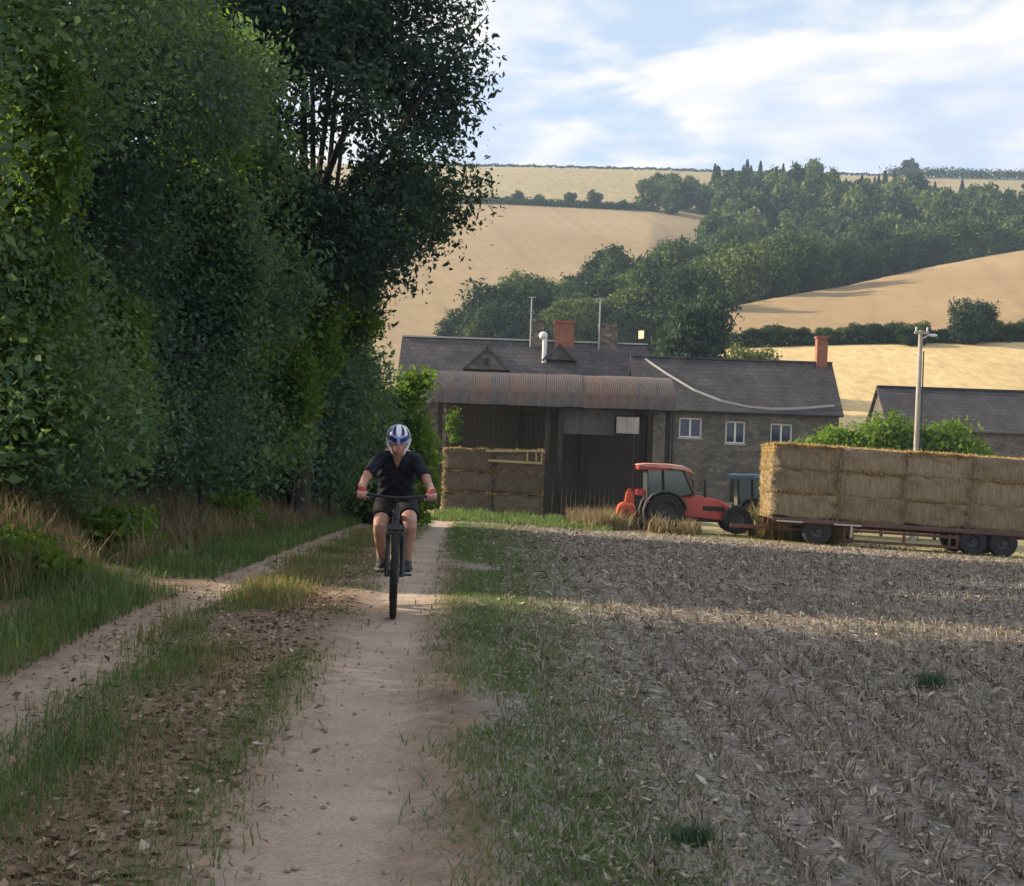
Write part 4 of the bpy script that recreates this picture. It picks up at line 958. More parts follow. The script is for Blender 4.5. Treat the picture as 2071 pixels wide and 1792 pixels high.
def wheel(root, c, Rr, wd, rim=.58, lugs=16, rimmat='grey', axis='Y'):
    """wheel turning about Y (or X): a tyre with lugs, a dished rim"""
    t = MB(); p = [(Rr * rim, -wd / 2), (Rr * .90, -wd / 2), (Rr * .97, -wd * .40), (Rr * .985, 0), (Rr * .97, wd * .40), (Rr * .90, wd / 2), (Rr * rim, wd / 2)]
    t.lathe(p, (0, 0, 0), 'Y', 30)
    for k in range(lugs):
        a = 2 * math.pi * k / lugs
        for s in (-1, 1):
            aa = a + (.1 if s > 0 else -.1); m_ = Matrix.Rotation(aa, 3, 'Y') @ Matrix.Rotation(s * .5, 3, 'Z')
            t.box(Matrix.Rotation(aa, 3, 'Y') @ Vector((Rr * .975, s * wd * .24, 0)), (.05 * Rr * 1.4, wd * .5, .05 * Rr), Matrix.Rotation(aa, 3, 'Y') @ Matrix.Rotation(s * .45, 3, 'X'))
    w_ = link('wheel', t.mesh('wheel', M['tyre'], True), root, c)
    r_ = MB(); r_.lathe([(Rr * rim * 1.01, -wd * .42), (Rr * rim * .96, -wd * .15), (Rr * rim * .35, -wd * .05), (Rr * .12, -wd * .28), (.01, -wd * .28), (.01, wd * .28), (Rr * .12, wd * .28), (Rr * rim * .35, wd * .05), (Rr * rim * .96, wd * .15), (Rr * rim * 1.01, wd * .42)], (0, 0, 0), 'Y', 24)
    r_.obj('rim', M[rimmat], w_, True); return w_
TL = 9.2; tz = P(1800, 1061, 50).z; tx0 = P(1544, 1045, 50).x
tgz = Gz(tx0 + TL / 2, 50.0)
bed = .93
TR = thing('bale_trailer', 'long flatbed farm trailer carrying the high load of straw bales', 'trailer', (tx0 + TL / 2, 50, tgz), rot=(0, R(1.72), 0))
nd = 30
dbm = MB().box((0, 0, 0), (TL / nd - .01, 2.5, .05)).mesh('deck_board', M['deck'])
for k in range(nd): link('deck_board', dbm, TR, (-TL / 2 + TL / nd * (k + .5), 0, bed - .03))
for yy_ in (-.5, .5): MB().box((0, yy_, bed - .17), (TL, .12, .22)).obj('chassis_beam', M['chassis'], TR, bevel=.01)
MB().box((0, -1.24, bed - .1), (TL, .05, .09)).obj('side_rail', M['chassis'], TR); MB().box((0, 1.24, bed - .1), (TL, .05, .09)).obj('side_rail', M['chassis'], TR)
gx0, gx1 = P(1702, 1080, 49).x - tx0 - TL / 2, P(1930, 1090, 49).x - tx0 - TL / 2
for zz in (bed - .32, bed - .68): MB().box(((gx0 + gx1) / 2, -1.15, zz), (gx1 - gx0, .06, .1)).obj('side_guard', M['chassis'], TR, bevel=.008)
for f_ in (0, .05, .53, .93, 1): MB().box((gx0 + (gx1 - gx0) * f_, -1.15, bed - .47), (.1, .05, .52)).obj('guard_post', M['chassis'], TR, bevel=.008)
for xq in np.linspace(-TL / 2 + .4, TL / 2 - .4, 7): MB().box((float(xq), 0, bed - .09), (.1, 2.4, .07)).obj('cross_member', M['chassis'], TR)
fw = P(1648, 1070, 49.).x - tx0 - TL / 2
for px in (1648, 1962, 2024):
    xq = P(px, 1080, 49.).x - tx0 - TL / 2
    for s in (-1, 1): wheel(TR, (xq, s * 1.0, .51), .51, .42, .45, 0, 'grey')
    MB().tube([(xq, -.95, .47), (xq, .95, .47)], .06, 8).obj('axle', M['grey'], TR)
    MB().box((xq, 0, .62), (.3, 1.3, .2)).obj('axle_mount', M['chassis'], TR)
MB().bar((fw, 0, .5), (fw - 2.9, 0, .48), .1, .12).bar((fw, .4, .5), (fw - 1.2, .02, .5), .08, .1).bar((fw, -.4, .5), (fw - 1.2, -.02, .5), .08, .1).obj('drawbar', M['chassis'], TR)
for px, wx in ((1590, .9), (1706, .95)): MB().box((P(px, 1065, 49).x - tx0 - TL / 2, -1.2, .80), (wx, .3, .05)).obj('mudguard', M['offwhite'], TR)
MB().box((P(1714, 1080, 49).x - tx0 - TL / 2, -1.2, .58), (.06, .28, .42)).obj('mud_flap', M['offwhite'], TR)
MB().box((TL / 2 - .05, -1.0, bed - .42), (.08, .3, .6)).obj('rear_post', M['chassis'], TR); MB().box((TL / 2 - .05, 1.0, bed - .42), (.08, .3, .6)).obj('rear_post', M['chassis'], TR)
zt = P(1545, 907, 49).z; hB = (2.52) / 3; lB = TL / 4
NEW = [bale_mesh('straw_bale', lB * 1.04, 1.26, hB * 1.07, 850 + i, M['bale'], 1500, 500) for i in range(4)]
bpy.context.view_layer.update(); TM = TR.matrix_world
NEWT = [bale_mesh('straw_bale', lB * 1.03, 1.26, hB * 1.04, 860 + i, M['bale'], 1100, 1100) for i in range(2)]
cn = ['at the tractor end', 'second from the tractor end', 'third from the tractor end', 'at the tail end']
for k in range(2):
    for j in range(3):
        for i in range(4):
            lo_ = Vector((-TL / 2 + lB * (i + .5) + random.uniform(-.04, .04) - (.05 if j == 1 and i == 0 else 0), -.61 + 1.23 * k + random.uniform(-.04, .04), bed + .002 + hB * j))
            o = link('straw_bale', NEWT[i % 2] if j == 2 else NEW[(i * 2 + j + k) % 4], None, TM @ lo_); o.rotation_euler = (0, R(1.72 + random.uniform(-.6, .6)), R(180 if (i + j) % 2 else 0) + random.uniform(-.012, .012))
            if (i + j) % 2: o.rotation_euler = (0, R(-1.72), math.pi)
            o.rotation_euler = TR.rotation_euler.to_matrix().to_4x4().to_euler() if not (i + j) % 2 else (Matrix.Rotation(R(1.72), 3, 'Y') @ Matrix.Rotation(math.pi, 3, 'Z')).to_euler()
            tag(o, f'trailer straw bale, {"near" if k == 0 else "far"} side, {rown[j]} layer, {cn[i]}', 'bale', 'bales on the trailer')

# ------------------------------------------------------------------ tractors (forward = +X)
M['redroof'] = pm('faded_red_roof', (.50, .16, .12), (.62, .36, .30), 1.4, .5, .1, .003)
def tractor(name, label, px, d, paint, roofmat, s=1.0, weights=True):
    x = (un(px, 1060)[0] - CX) * d / F
    T = thing(name, label, 'tractor', (x, d, Gz(x, d))); T.scale = (s, s, s)
    for sg in (-1, 1):
        wheel(T, (0, sg * .78, .68), .68, .42, .55, 18, 'grey'); wheel(T, (2.55, sg * .72, .50), .50, .30, .55, 14, 'grey')
        # rear mudguard arch
        b = MB(); rs = []
        for k in range(9):
            a = R(200 - k * 24); rs.append([(math.cos(a) * r_, sg * yy_, .68 + math.sin(a) * r_) for r_, yy_ in ((.74, .55), (.79, .55), (.79, 1.0), (.74, 1.0))])
        b.rings(rs).obj('mudguard', M['grey'], T)
    # bonnet: side profile with rounded nose, falling forward
    def loft(prof_, wds, mat, nm, par):
        rs = []
        for (x_, zb_, zt_), wd in zip(prof_, wds):
            c_ = .12; rs.append([(x_, -wd, zb_), (x_, -wd, zt_ - c_), (x_, -wd + c_ * .9, zt_), (x_, wd - c_ * .9, zt_), (x_, wd, zt_ - c_), (x_, wd, zb_)])
        return MB().rings(rs).obj(nm, mat, par, True, .012)
    hood = loft([(.55, .62, 1.36), (.95, .55, 1.34), (1.5, .50, 1.27), (2.0, .46, 1.17), (2.3, .44, 1.04), (2.42, .46, .86)], (.40, .42, .41, .38, .34, .26), paint, 'bonnet', T)
    MB().box((2.44, 0, .66), (.05, .44, .34)).obj('grille', M['black'], hood, bevel=.01)
    for sg in (-1, 1): MB().ellipsoid((2.37, sg * .22, .93), (.06, .07, .06), 8, 5).obj('headlight', M['offwhite'], hood, True)
    for sg in (-1, 1): MB().box((1.7, sg * .405, .86), (.9, .015, .16)).obj('side_grille', M['black'], hood)
    MB().box((.9, 0, .55), (2.9, .42, .36)).obj('chassis', M['grey'], T, bevel=.03)
    MB().box((2.55, 0, .50), (.18, 1.3, .16)).obj('front_axle', M['grey'], T, bevel=.02); MB().box((0, 0, .68), (.5, 1.3, .34)).obj('rear_axle', M['grey'], T, bevel=.04)
    # cab
    cab = MB().box((.12, 0, 1.0), (1.35, 1.05, .28)).obj('cab', paint, T, bevel=.03)
    posts = {'r': ((-.62, 1.05), (-.66, 2.2)), 'm': ((-.05, 1.08), (-.12, 2.22)), 'f': ((1.02, 1.30), (.62, 2.18))}
    for sg in (-1, 1):
        for k, (a, b_) in posts.items(): MB().bar((a[0], sg * .56, a[1]), (b_[0], sg * .52, b_[1]), .06, .07).obj('pillar', M['black'], cab)
        MB().prism([(-.58, 1.12), (-.10, 1.12), (-.16, 2.16), (-.62, 2.16)], 'Y', sg * .535, sg * .545).obj('pane', M['cabglass'], cab)
        MB().prism([(0, 1.14), (.96, 1.36), (.58, 2.14), (-.06, 2.16)], 'Y', sg * .535, sg * .545).obj('pane', M['cabglass'], cab)
    MB().add([(1.02, -.5, 1.34), (1.02, .5, 1.34), (.63, .48, 2.15), (.63, -.48, 2.15), (1.00, -.5, 1.34), (1.00, .5, 1.34), (.61, .48, 2.15), (.61, -.48, 2.15)], [(0, 1, 2, 3), (7, 6, 5, 4), (0, 4, 5, 1), (1, 5, 6, 2), (2, 6, 7, 3), (3, 7, 4, 0)]).obj('windscreen', M['cabglass'], cab)
    MB().add([(-.63, -.5, 1.1), (-.63, .5, 1.1), (-.67, .48, 2.15), (-.67, -.48, 2.15), (-.65, -.5, 1.1), (-.65, .5, 1.1), (-.69, .48, 2.15), (-.69, -.48, 2.15)], [(3, 2, 1, 0), (4, 5, 6, 7), (0, 1, 5, 4), (1, 2, 6, 5), (2, 3, 7, 6), (3, 0, 4, 7)]).obj('rear_window', M['cabglass'], cab)
    rf = []
    for x_, zt_, th in ((-1.0, 2.36, .05), (-.7, 2.40, .13), (.1, 2.40, .16), (.6, 2.35, .16), (.9, 2.22, .12), (1.0, 2.08, .06)):
        rf.append([(x_, -.62, zt_ - th), (x_, -.62, zt_ - .03), (x_, -.5, zt_), (x_, .5, zt_), (x_, .62, zt_ - .03), (x_, .62, zt_ - th)])
    MB().rings(rf).obj('roof', roofmat, cab, True, .01)
    MB().box((-.42, 0, 2.235), (1.1, 1.16, .14)).obj('roof_lining', paint, cab, bevel=.03)
    MB().box((.05, 0, 1.30), (.5, .5, .14)).box((-.18, 0, 1.6), (.12, .48, .55)).obj('seat', M['black'], cab, bevel=.04)
    MB().tube([(.62, 0, 1.25), (.45, 0, 1.58)], .03, 8).lathe([(.19, -.012), (.21, 0), (.19, .012), (.175, 0)], (.45, 0, 1.6), 'Z', 16).obj('steering_wheel', M['black'], cab)
    MB().tube([(1.45, -.30, 1.2), (1.45, -.30, 1.75), (1.40, -.30, 1.9)], [.045, .045, .035], 8).obj('exhaust', M['black'], T, True)
    MB().tube([(.9, -.6, 1.75), (.95, -.75, 1.75)], .015, 6).box((.95, -.80, 1.72), (.05, .14, .26)).obj('mirror', M['black'], cab)
    if weights:
        b = MB()
        rs = [[(-1.62 + .0, -.42, .16), (-1.0, -.42, .16), (-1.0, .42, .16), (-1.62, .42, .16)], [(-1.66, -.45, .6), (-.98, -.45, .6), (-.98, .45, .6), (-1.66, .45, .6)], [(-1.60, -.42, .86), (-1.02, -.42, .86), (-1.02, .42, .86), (-1.60, .42, .86)], [(-1.46, -.3, .98), (-1.1, -.3, .98), (-1.1, .3, .98), (-1.46, .3, .98)]]
        cw = b.rings(rs).obj('counterweight', M['orange'], T, False, .025)
        for q in (-.14, .14): MB().box((-1.31, q * 3.31, .5), (.14, .03, .5)).obj('weight_slot', M['chassis'], cw)
        MB().box((-1.2, 0, 1.17), (.34, .5, .4), None, .72).box((-1.2, 0, 1.41), (.16, .2, .1)).obj('hydraulic_tank', M['orange'], T, False, .03)
        MB().bar((-.98, -.3, 1.35), (-.45, -.3, 1.35), .2, .22).bar((-.98, .3, 1.35), (-.45, .3, 1.35), .2, .22).obj('lift_frame', M['red'], T, bevel=.02)
        for sg in (-1, 1): MB().bar((-1.1, sg * .3, .5), (-.1, sg * .3, .55), .06, .08).obj('lift_arm', M['grey'], T)
        # front linkage
        b = MB()
        for sg in (-1, 1): b.bar((2.5, sg * .32, .45), (3.35, sg * .32, .22), .08, .1)
        b.box((3.38, 0, .32), (.1, .85, .3)).obj('front_linkage', M['offwhite'], T, bevel=.01)
        for sg in (-1, 1): MB().bar((2.9, sg * .34, .35), (2.85, sg * .34, .95), .06, .06).obj('linkage_strut', M['grey'], T)
    return T
tractor('tractor', 'red tractor with faded red cab roof parked in front of the bale trailer', 1337, 53.0, M['red'], M['redroof'], 1.07)
tractor('tractor', 'blue roofed tractor half hidden behind the front of the bale load', 1516, 57.0, M['bluepaint'], M['bluepaint'], 1.0, False)

# ------------------------------------------------------------------ pole, farmyard shrubs, stand-in board for a sunlit patch
q0, q1 = P(1852, 850, 60), P(1860, 668, 60); gz = Gz(q0.x, 60)
UP = thing('utility_pole', 'wooden utility pole rising above the green shrubs', 'pole', (q0.x, 60, gz)); ht = q1.z - gz; dx = q1.x - q0.x
MB().tube([(-.02, 0, -.2), (dx * .5, 0, ht * .5), (dx, 0, ht)], [.14, .115, .09], 10).obj('post', M['palewood'], UP, True)
MB().box((dx, -.14, ht - .12), (.62, .1, .12)).obj('crossarm', M['palewood'], UP)
for s in (-.24, .24): MB().tube([(dx + s, -.14, ht - .06), (dx + s, -.14, ht + .12)], [.03, .045], 8).obj('insulator', M['white'], UP, True)
MB().tube([(dx + .1, -.02, ht - .35), (dx + .32, -.1, ht - .2), (dx + .44, -.12, ht - .18)], .03, 8).ellipsoid((dx + .5, -.12, ht - .22), (.2, .1, .07), 10, 5).obj('lamp_arm', M['white'], UP, True)
MB().tube([(dx * .4 + .17, -.1, 0), (dx * .9 + .13, -.1, ht * .9)], .03, 6).obj('conduit', M['grey'], UP)
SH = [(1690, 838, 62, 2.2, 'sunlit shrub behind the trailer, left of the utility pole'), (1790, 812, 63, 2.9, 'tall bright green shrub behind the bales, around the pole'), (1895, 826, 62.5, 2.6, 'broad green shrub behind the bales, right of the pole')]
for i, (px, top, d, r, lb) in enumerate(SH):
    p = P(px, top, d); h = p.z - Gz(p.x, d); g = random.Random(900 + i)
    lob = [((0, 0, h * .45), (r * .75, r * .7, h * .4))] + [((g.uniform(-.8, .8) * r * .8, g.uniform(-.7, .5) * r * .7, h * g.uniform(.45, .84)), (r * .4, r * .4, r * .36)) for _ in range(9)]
    tree('shrub', lb, p.x, d, lob, 900, 20, .2, .11, 'leaf_pale_and_lit', h * .6, .07, 910 + i, None, None, .55)
p = P(1295, 677, 96); bo = thing('lit_patch_board', 'added pale yellow board on a post standing in for a sunlit wall patch behind the roofs', 'board', (p.x, 96, Gz(p.x, 96)))
M['yellow'] = plain('lit_patch_yellow', (.70, .62, .36), .6)  # invented board; its yellow stands in for a sunlit bit of wall
hh = p.z - Gz(p.x, 96); MB().box((0, 0, hh / 2), (.08, .08, hh)).obj('post', M['darkwood'], bo); MB().box((-.02, -.06, hh), (.5, .04, .55), Matrix.Rotation(R(-50), 3, 'Z')).obj('panel', M['yellow'], bo)

# ------------------------------------------------------------------ bicycle (forward = -Y), front wheel on the track
fwp = P(792, 1250, 12.0); BX, BY = fwp.x, 12.0; BZ = Gz(BX, BY) + .014
BYAW = R(5.3)
M['bikeframe'] = plain('bike_frame_paint', (.018, .02, .025), .4, .1, .5, .2)
M['spoke'] = plain('spoke_steel', (.35, .35, .36), .35, .9)
BK = thing('bicycle', 'dark mountain bicycle ridden towards the viewer on the track', 'bicycle', (BX, BY, BZ), BYAW)
def bike_wheel(c, steer=0.):
    Rw, rt = .37, .031; w_ = link('wheel', None, BK, c); w_.rotation_euler = (0, 0, steer)
    t = MB(); pr = [(Rw - rt + rt * math.cos(a), rt * math.sin(a)) for a in np.linspace(0, 2 * math.pi, 12, endpoint=False)]
    t.lathe(pr, (0, 0, 0), 'X', 56)
    for k in range(72):
        a = 2 * math.pi * k / 72
        for s in (-1, 0, 1):
            aa = a + (.04 if s else 0); rr_ = Rw - (.007 if s else -.001)
            t.box((s * .020, rr_ * math.cos(aa), rr_ * math.sin(aa)), (.012, .012, .009), Matrix.Rotation(aa, 3, 'X'))
    t.obj('tyre', M['tyre'], w_, True)
    MB().lathe([(.312, -.014), (.322, -.014), (.330, -.011), (.330, .011), (.322, .014), (.312, .014)], (0, 0, 0), 'X', 48).obj('rim', M['bikeframe'], w_, True)
    sp = MB()
    for k in range(28):
        a = 2 * math.pi * k / 28; s = .028 if k % 2 else -.028; b_ = a + (.45 if (k // 2) % 2 else -.45)
        sp.tube([(s, .025 * math.cos(b_), .025 * math.sin(b_)), (0, .315 * math.cos(a), .315 * math.sin(a))], .0012, 4)
    sp.obj('spoke', M['spoke'], w_)
    MB().tube([(-.055, 0, 0), (-.035, 0, 0), (-.03, 0, 0), (.03, 0, 0), (.035, 0, 0), (.055, 0, 0)], [.012, .014, .026, .026, .014, .012], 12).obj('hub', M['bikeframe'], w_, True)
    MB().lathe([(.035, .030), (.085, .030), (.085, .033), (.035, .033)], (0, 0, 0), 'X', 28).obj('brake_disc', M['spoke'], w_)
bike_wheel((0, 0, .37), R(-1)); bike_wheel((0, 1.16, .37))
bbk, hb_, htp, sc_top = Vector((0, .74, .33)), Vector((0, .175, .84)), Vector((0, .225, .97)), Vector((0, .945, .80))
MB().tube([hb_ + Vector((0, .01, .03)), bbk], [.036, .034], 12).tube([htp + Vector((0, 0, -.03)), sc_top], [.026, .022], 10).tube([bbk, sc_top + Vector((0, .012, .05))], [.024, .022], 10).tube([hb_, htp], [.034, .030], 12).tube([bbk + Vector((-.045, 0, 0)), bbk + Vector((.045, 0, 0))], .03, 10).obj('frame', M['bikeframe'], BK, True)
st = MB()
for s in (-1, 1):
    st.tube([bbk + Vector((s * .02, .02, 0)), Vector((s * .055, .9, .35)), Vector((s * .07, 1.16, .37))], [.014, .012, .012], 8).tube([sc_top + Vector((s * .015, .01, -.03)), Vector((s * .05, 1.02, .66)), Vector((s * .07, 1.16, .37))], [.012, .010, .010], 8)
st.obj('rear_stay', M['bikeframe'], BK, True)
fk = MB().box((0, .150, .775), (.155, .05, .045), Matrix.Rotation(R(-22), 3, 'X')).tube([(0, .15, .78), (0, .18, .86)], .024, 10)
for s in (-1, 1): fk.tube([(s * .068, .150, .775), (s * .068, .095, .62), (s * .068, .04, .46), (s * .066, 0, .36)], [.019, .019, .024, .02], 10)
fk.tube([(-.068, .07, .70), (-.05, .05, .735), (.05, .05, .735), (.068, .07, .70)], .012, 8)
fk.obj('fork', M['bikeframe'], BK, True)
MB().tube([htp, htp + Vector((0, .01, .05))], .02, 10).tube([htp + Vector((0, .01, .035)), Vector((0, .165, 1.03))], .022, 10).obj('stem', M['black'], BK, True)
hbz = 1.04
hbar = MB().tube([(-.35, .235, hbz + .012), (-.2, .19, hbz + .012), (-.08, .165, hbz), (0, .165, hbz - .005), (.08, .165, hbz), (.2, .19, hbz + .012), (.35, .235, hbz + .012)], .0145, 10).obj('handlebar', M['black'], BK, True)
for s in (-1, 1):
    MB().tube([(s * .352, .236, hbz + .012), (s * .24, .20, hbz + .012)], .019, 10).obj('grip', M['black'], hbar, True)
    MB().tube([(s * .225, .175, hbz), (s * .25, .13, hbz - .03), (s * .32, .15, hbz - .04)], .008, 6).box((s * .215, .18, hbz - .005), (.03, .05, .03)).obj('brake_lever', M['black'], hbar)
    MB().tube([(s * .2, .16, hbz - .01), (s * .1, .09, hbz - .06), (s * .03, .12, .93)], .004, 5).obj('brake_cable', M['black'], hbar, True)
MB().tube([sc_top, sc_top + Vector((0, .03, .14))], .0145, 8).obj('seatpost', M['black'], BK)
MB().rings([[(x_ * wd, yy_, .955 + z_ * th) for x_, z_ in ((-1, -.3), (-.8, .8), (0, 1), (.8, .8), (1, -.3), (.6, -1), (-.6, -1))] for yy_, wd, th in ((.84, .02, .02), (.90, .032, .028), (.97, .055, .03), (1.05, .072, .03), (1.10, .06, .022))]).obj('saddle', M['black'], BK, True)
CR = .172; FP = bbk + Vector((.105, -CR, .0)); RP = bbk + Vector((-.105, CR, .0))
for s, pp in ((1, FP), (-1, RP)):
    MB().tube([bbk + Vector((s * .055, 0, 0)), Vector((s * .065, pp.y, pp.z))], [.016, .013], 8).obj('crank_arm', M['black'], BK, True)
    MB().box((s * .115, pp.y, pp.z), (.09, .095, .018)).box((s * .075, pp.y, pp.z), (.03, .014, .014)).obj('pedal', M['grey'], BK, bevel=.003)
MB().lathe([(.03, -.002), (.088, -.002), (.088, .002), (.03, .002)], (.045, bbk.y, bbk.z), 'X', 36).obj('chainring', M['grey'], BK)
cl = MB(); cl.tube([(.047, bbk.y, bbk.z + .088), (.047, 1.16, .37 + .05)], .005, 5).tube([(.047, bbk.y, bbk.z - .088), (.047, 1.16, .37 - .05)], .005, 5).obj('chain', M['grey'], BK)
MB().lathe([(.02, .035), (.07, .035), (.05, .055), (.02, .055)], (0, 1.16, .37), 'X', 24).obj('cassette', M['grey'], BK)
MB().tube([(0, .50, .62), (0, .58, .47)], [.036, .036], 12).tube([(0, .47, .675), (0, .50, .62)], [.018, .036], 12).obj('bottle', M['offwhite'], BK, True)

# ------------------------------------------------------------------ rider
def remesh(mb, name, mat, vox, sm_it, cut=None):
    me = mb.mesh(name, None); o = bpy.data.objects.new('tmp', me); C.objects.link(o)
    m1 = o.modifiers.new('r', 'REMESH'); m1.mode = 'VOXEL'; m1.voxel_size = vox; m1.use_smooth_shade = True
    m2 = o.modifiers.new('s', 'SMOOTH'); m2.factor = .5; m2.iterations = sm_it
    dg = bpy.context.evaluated_depsgraph_get(); dg.update(); out = bpy.data.meshes.new_from_object(o.evaluated_get(dg)); bpy.data.objects.remove(o)
    if cut:
        bm = bmesh.new(); bm.from_mesh(out); bmesh.ops.delete(bm, geom=[f_ for f_ in bm.faces if cut(f_.calc_center_median())], context='FACES'); bm.to_mesh(out); bm.free()
    out.name = name; out.materials.clear(); out.materials.append(mat); out.polygons.foreach_set('use_smooth', [True] * len(out.polygons)); out.update(); return out
def limb(mb, pts, rad, seg=14, sub=4):
    """smooth tapered limb through joints"""
    pts = [Vector(p_) for p_ in pts]; n = len(pts); q = []; r_ = []
    for i in range(n - 1):
        p0, p1, p2, p3 = pts[max(i - 1, 0)], pts[i], pts[i + 1], pts[min(i + 2, n - 1)]
        for k in range(sub):
            t = k / sub; q.append(.5 * ((2 * p1) + (p2 - p0) * t + (2 * p0 - 5 * p1 + 4 * p2 - p3) * t * t + (3 * p1 - p0 - 3 * p2 + p3) * t ** 3)); r_.append(rad[i] * (1 - t) + rad[i + 1] * t)
    q.append(pts[-1]); r_.append(rad[-1]); mb.tube(q, r_, seg); mb.ellipsoid(pts[0], (rad[0] * .98,) * 3, 12, 8); mb.ellipsoid(pts[-1], (rad[-1] * .98,) * 3, 12, 8)
def torso(mb, grow=0.0, lo=0, hi=1):
    ax = [(.965, .985, .165, .12), (.915, 1.08, .155, .115), (.83, 1.20, .158, .115), (.73, 1.31, .178, .118), (.635, 1.385, .180, .10), (.575, 1.425, .12, .075), (.54, 1.445, .065, .06)]
    rs = []
    for i, (yy_, z_, wx, dp) in enumerate(ax):
        a = ax[max(i - 1, 0)]; b_ = ax[min(i + 1, len(ax) - 1)]; t = Vector((0, b_[0] - a[0], b_[1] - a[1])).normalized(); v = Vector((0, -t.z, t.y))
        rs.append([Vector((0, yy_, z_)) + Vector((1, 0, 0)) * (wx + grow) * math.copysign(abs(math.cos(u)) ** .85, math.cos(u)) + v * (dp + grow) * math.copysign(abs(math.sin(u)) ** .85, math.sin(u)) for u in np.linspace(0, 2 * math.pi, 24, endpoint=False)])
    mb.rings(rs)
HIP = {s: Vector((s * .092, .935, .965)) for s in (-1, 1)}; SHO = {s: Vector((s * .165, .60, 1.375)) for s in (-1, 1)}
ELB = {-1: Vector((-.295, .50, 1.165)), 1: Vector((.288, .50, 1.15))}; WRI = {s: Vector((s * .315, .275, 1.085)) for s in (-1, 1)}
KNE = {1: Vector((.132, .52, .80)), -1: Vector((-.140, .585, .76))}; ANK = {1: Vector((.118, .665, .425)), -1: Vector((-.118, .985, .445))}
HEAD = Vector((0, .455, 1.545))
M['skin'] = pm('skin', (.46, .245, .185), (.56, .315, .245), 6, .55, .1, .003, None, 40)
M['shirt'] = pm('navy_shirt', (.012, .014, .024), (.024, .027, .040), 5, .9, .4, .01, None, 18)
M['shorts'] = pm('black_shorts', (.009, .009, .012), (.018, .018, .022), 6, .9, .35, .01, None, 20)
M['shoe'] = plain('dark_shoe', (.03, .03, .033), .7); M['sole'] = plain('pale_sole', (.42, .41, .39), .7); M['glove'] = pm('red_glove', (.40, .04, .04), (.52, .08, .07), 9, .7, .2, .005)
M['navy'] = plain('navy_plastic', (.02, .03, .12), .3); M['lilac'] = plain('pale_blue_plastic', (.36, .43, .80), .3, 0, .5, .1); M['hwhite'] = plain('helmet_white', (.80, .83, .86), .3, 0, .5, .08)
RD = thing('person', 'cyclist in navy shirt, black shorts and blue and white helmet riding towards the viewer', 'person', (BX, BY, BZ), BYAW)
b = MB(); torso(b)
limb(b, [(0, .585, 1.40), (0, .52, 1.455), (0, .475, 1.51)], [.062, .056, .058])
b.ellipsoid(HEAD, (.075, .095, .112), 18, 12, Matrix.Rotation(R(14), 3, 'X')); b.ellipsoid(HEAD + Vector((0, -.045, -.075)), (.045, .045, .05), 12, 8)      # skull, jaw
b.ellipsoid(HEAD + Vector((0, -.100, -.018)), (.014, .022, .026), 10, 6); b.ellipsoid(HEAD + Vector((0, -.088, -.058)), (.026, .012, .010), 10, 6)          # nose, lips
for s in (-1, 1):
    b.ellipsoid(HEAD + Vector((s * .078, .008, -.02)), (.012, .022, .034), 8, 6)
    limb(b, [SHO[s], (SHO[s] + ELB[s]) / 2 + Vector((s * .01, .0, .0)), ELB[s], (ELB[s] + WRI[s]) / 2, WRI[s]], [.054, .046, .038, .037, .028])
    limb(b, [HIP[s], (HIP[s] + KNE[s]) / 2, KNE[s], KNE[s] * .68 + ANK[s] * .32 + Vector((0, .02, 0)), ANK[s] * .8 + KNE[s] * .2, ANK[s]], [.094, .083, .061, .060, .040, .037])
    hd_ = WRI[s] + Vector((-s * .012, -.045, -.004))
    b.ellipsoid(hd_, (.040, .052, .022), 12, 8, Matrix.Rotation(R(20), 3, 'X'))
    for k in range(4):      # fingers closed round the grip
        x_ = s * (.345 - .024 * k); l_ = (.0, .004, .004, 0)[k]
        limb(b, [(x_, .225, 1.083), (x_, .180 - l_, 1.070), (x_, .182 - l_, 1.036), (x_, .212, 1.026)], [.0105, .0105, .0098, .009], 8, 3)
    limb(b, [(s * .275, .245, 1.075), (s * .248, .215, 1.060), (s * .246, .19, 1.035)], [.013, .0115, .010], 8, 3)
    f0 = FP if s > 0 else RP; b.ellipsoid((s * .118, f0.y + .02, f0.z + .055), (.04, .12, .03), 12, 8)
link('body', remesh(b, 'body', M['skin'], .0085, 3), RD)
# eyes
for s in (-1, 1): MB().ellipsoid(HEAD + Vector((s * .032, -.083, .012)), (.014, .010, .010), 10, 6).obj('eye', M['hwhite'], RD, True)
b = MB(); torso(b, .010)
for s in (-1, 1):
    m_ = SHO[s] * .42 + ELB[s] * .58; b.tube([SHO[s] + Vector((-s * .05, .0, .01)), SHO[s], (SHO[s] + m_) / 2, m_, m_ + (m_ - SHO[s]) * .12], [.062, .066, .063, .062, .063], 18)
    b.ellipsoid(SHO[s] + Vector((-s * .02, 0, .012)), (.07, .07, .062), 14, 8)
def neckcut(c):
    if c.z > 1.452: return True
    v = (c.z - 1.29) / .15
    return c.y < .66 and c.z > 1.30 and abs(c.x) < .058 * max(v, 0)
sme = remesh(b, 'shirt', M['shirt'], .0085, 4, neckcut)
for v in sme.vertices:      # creases pulling from the armpits and across the belly
    c = v.co; wv_ = math.sin(c.z * 62 + abs(c.x) * 48 + 2.2 * math.sin(c.x * 17)) + .6 * math.sin(c.z * 105 - c.x * 60 + 1); v.co = c + v.normal * .0042 * wv_
shirt = link('shirt', sme, RD)
b = MB()
rs = []
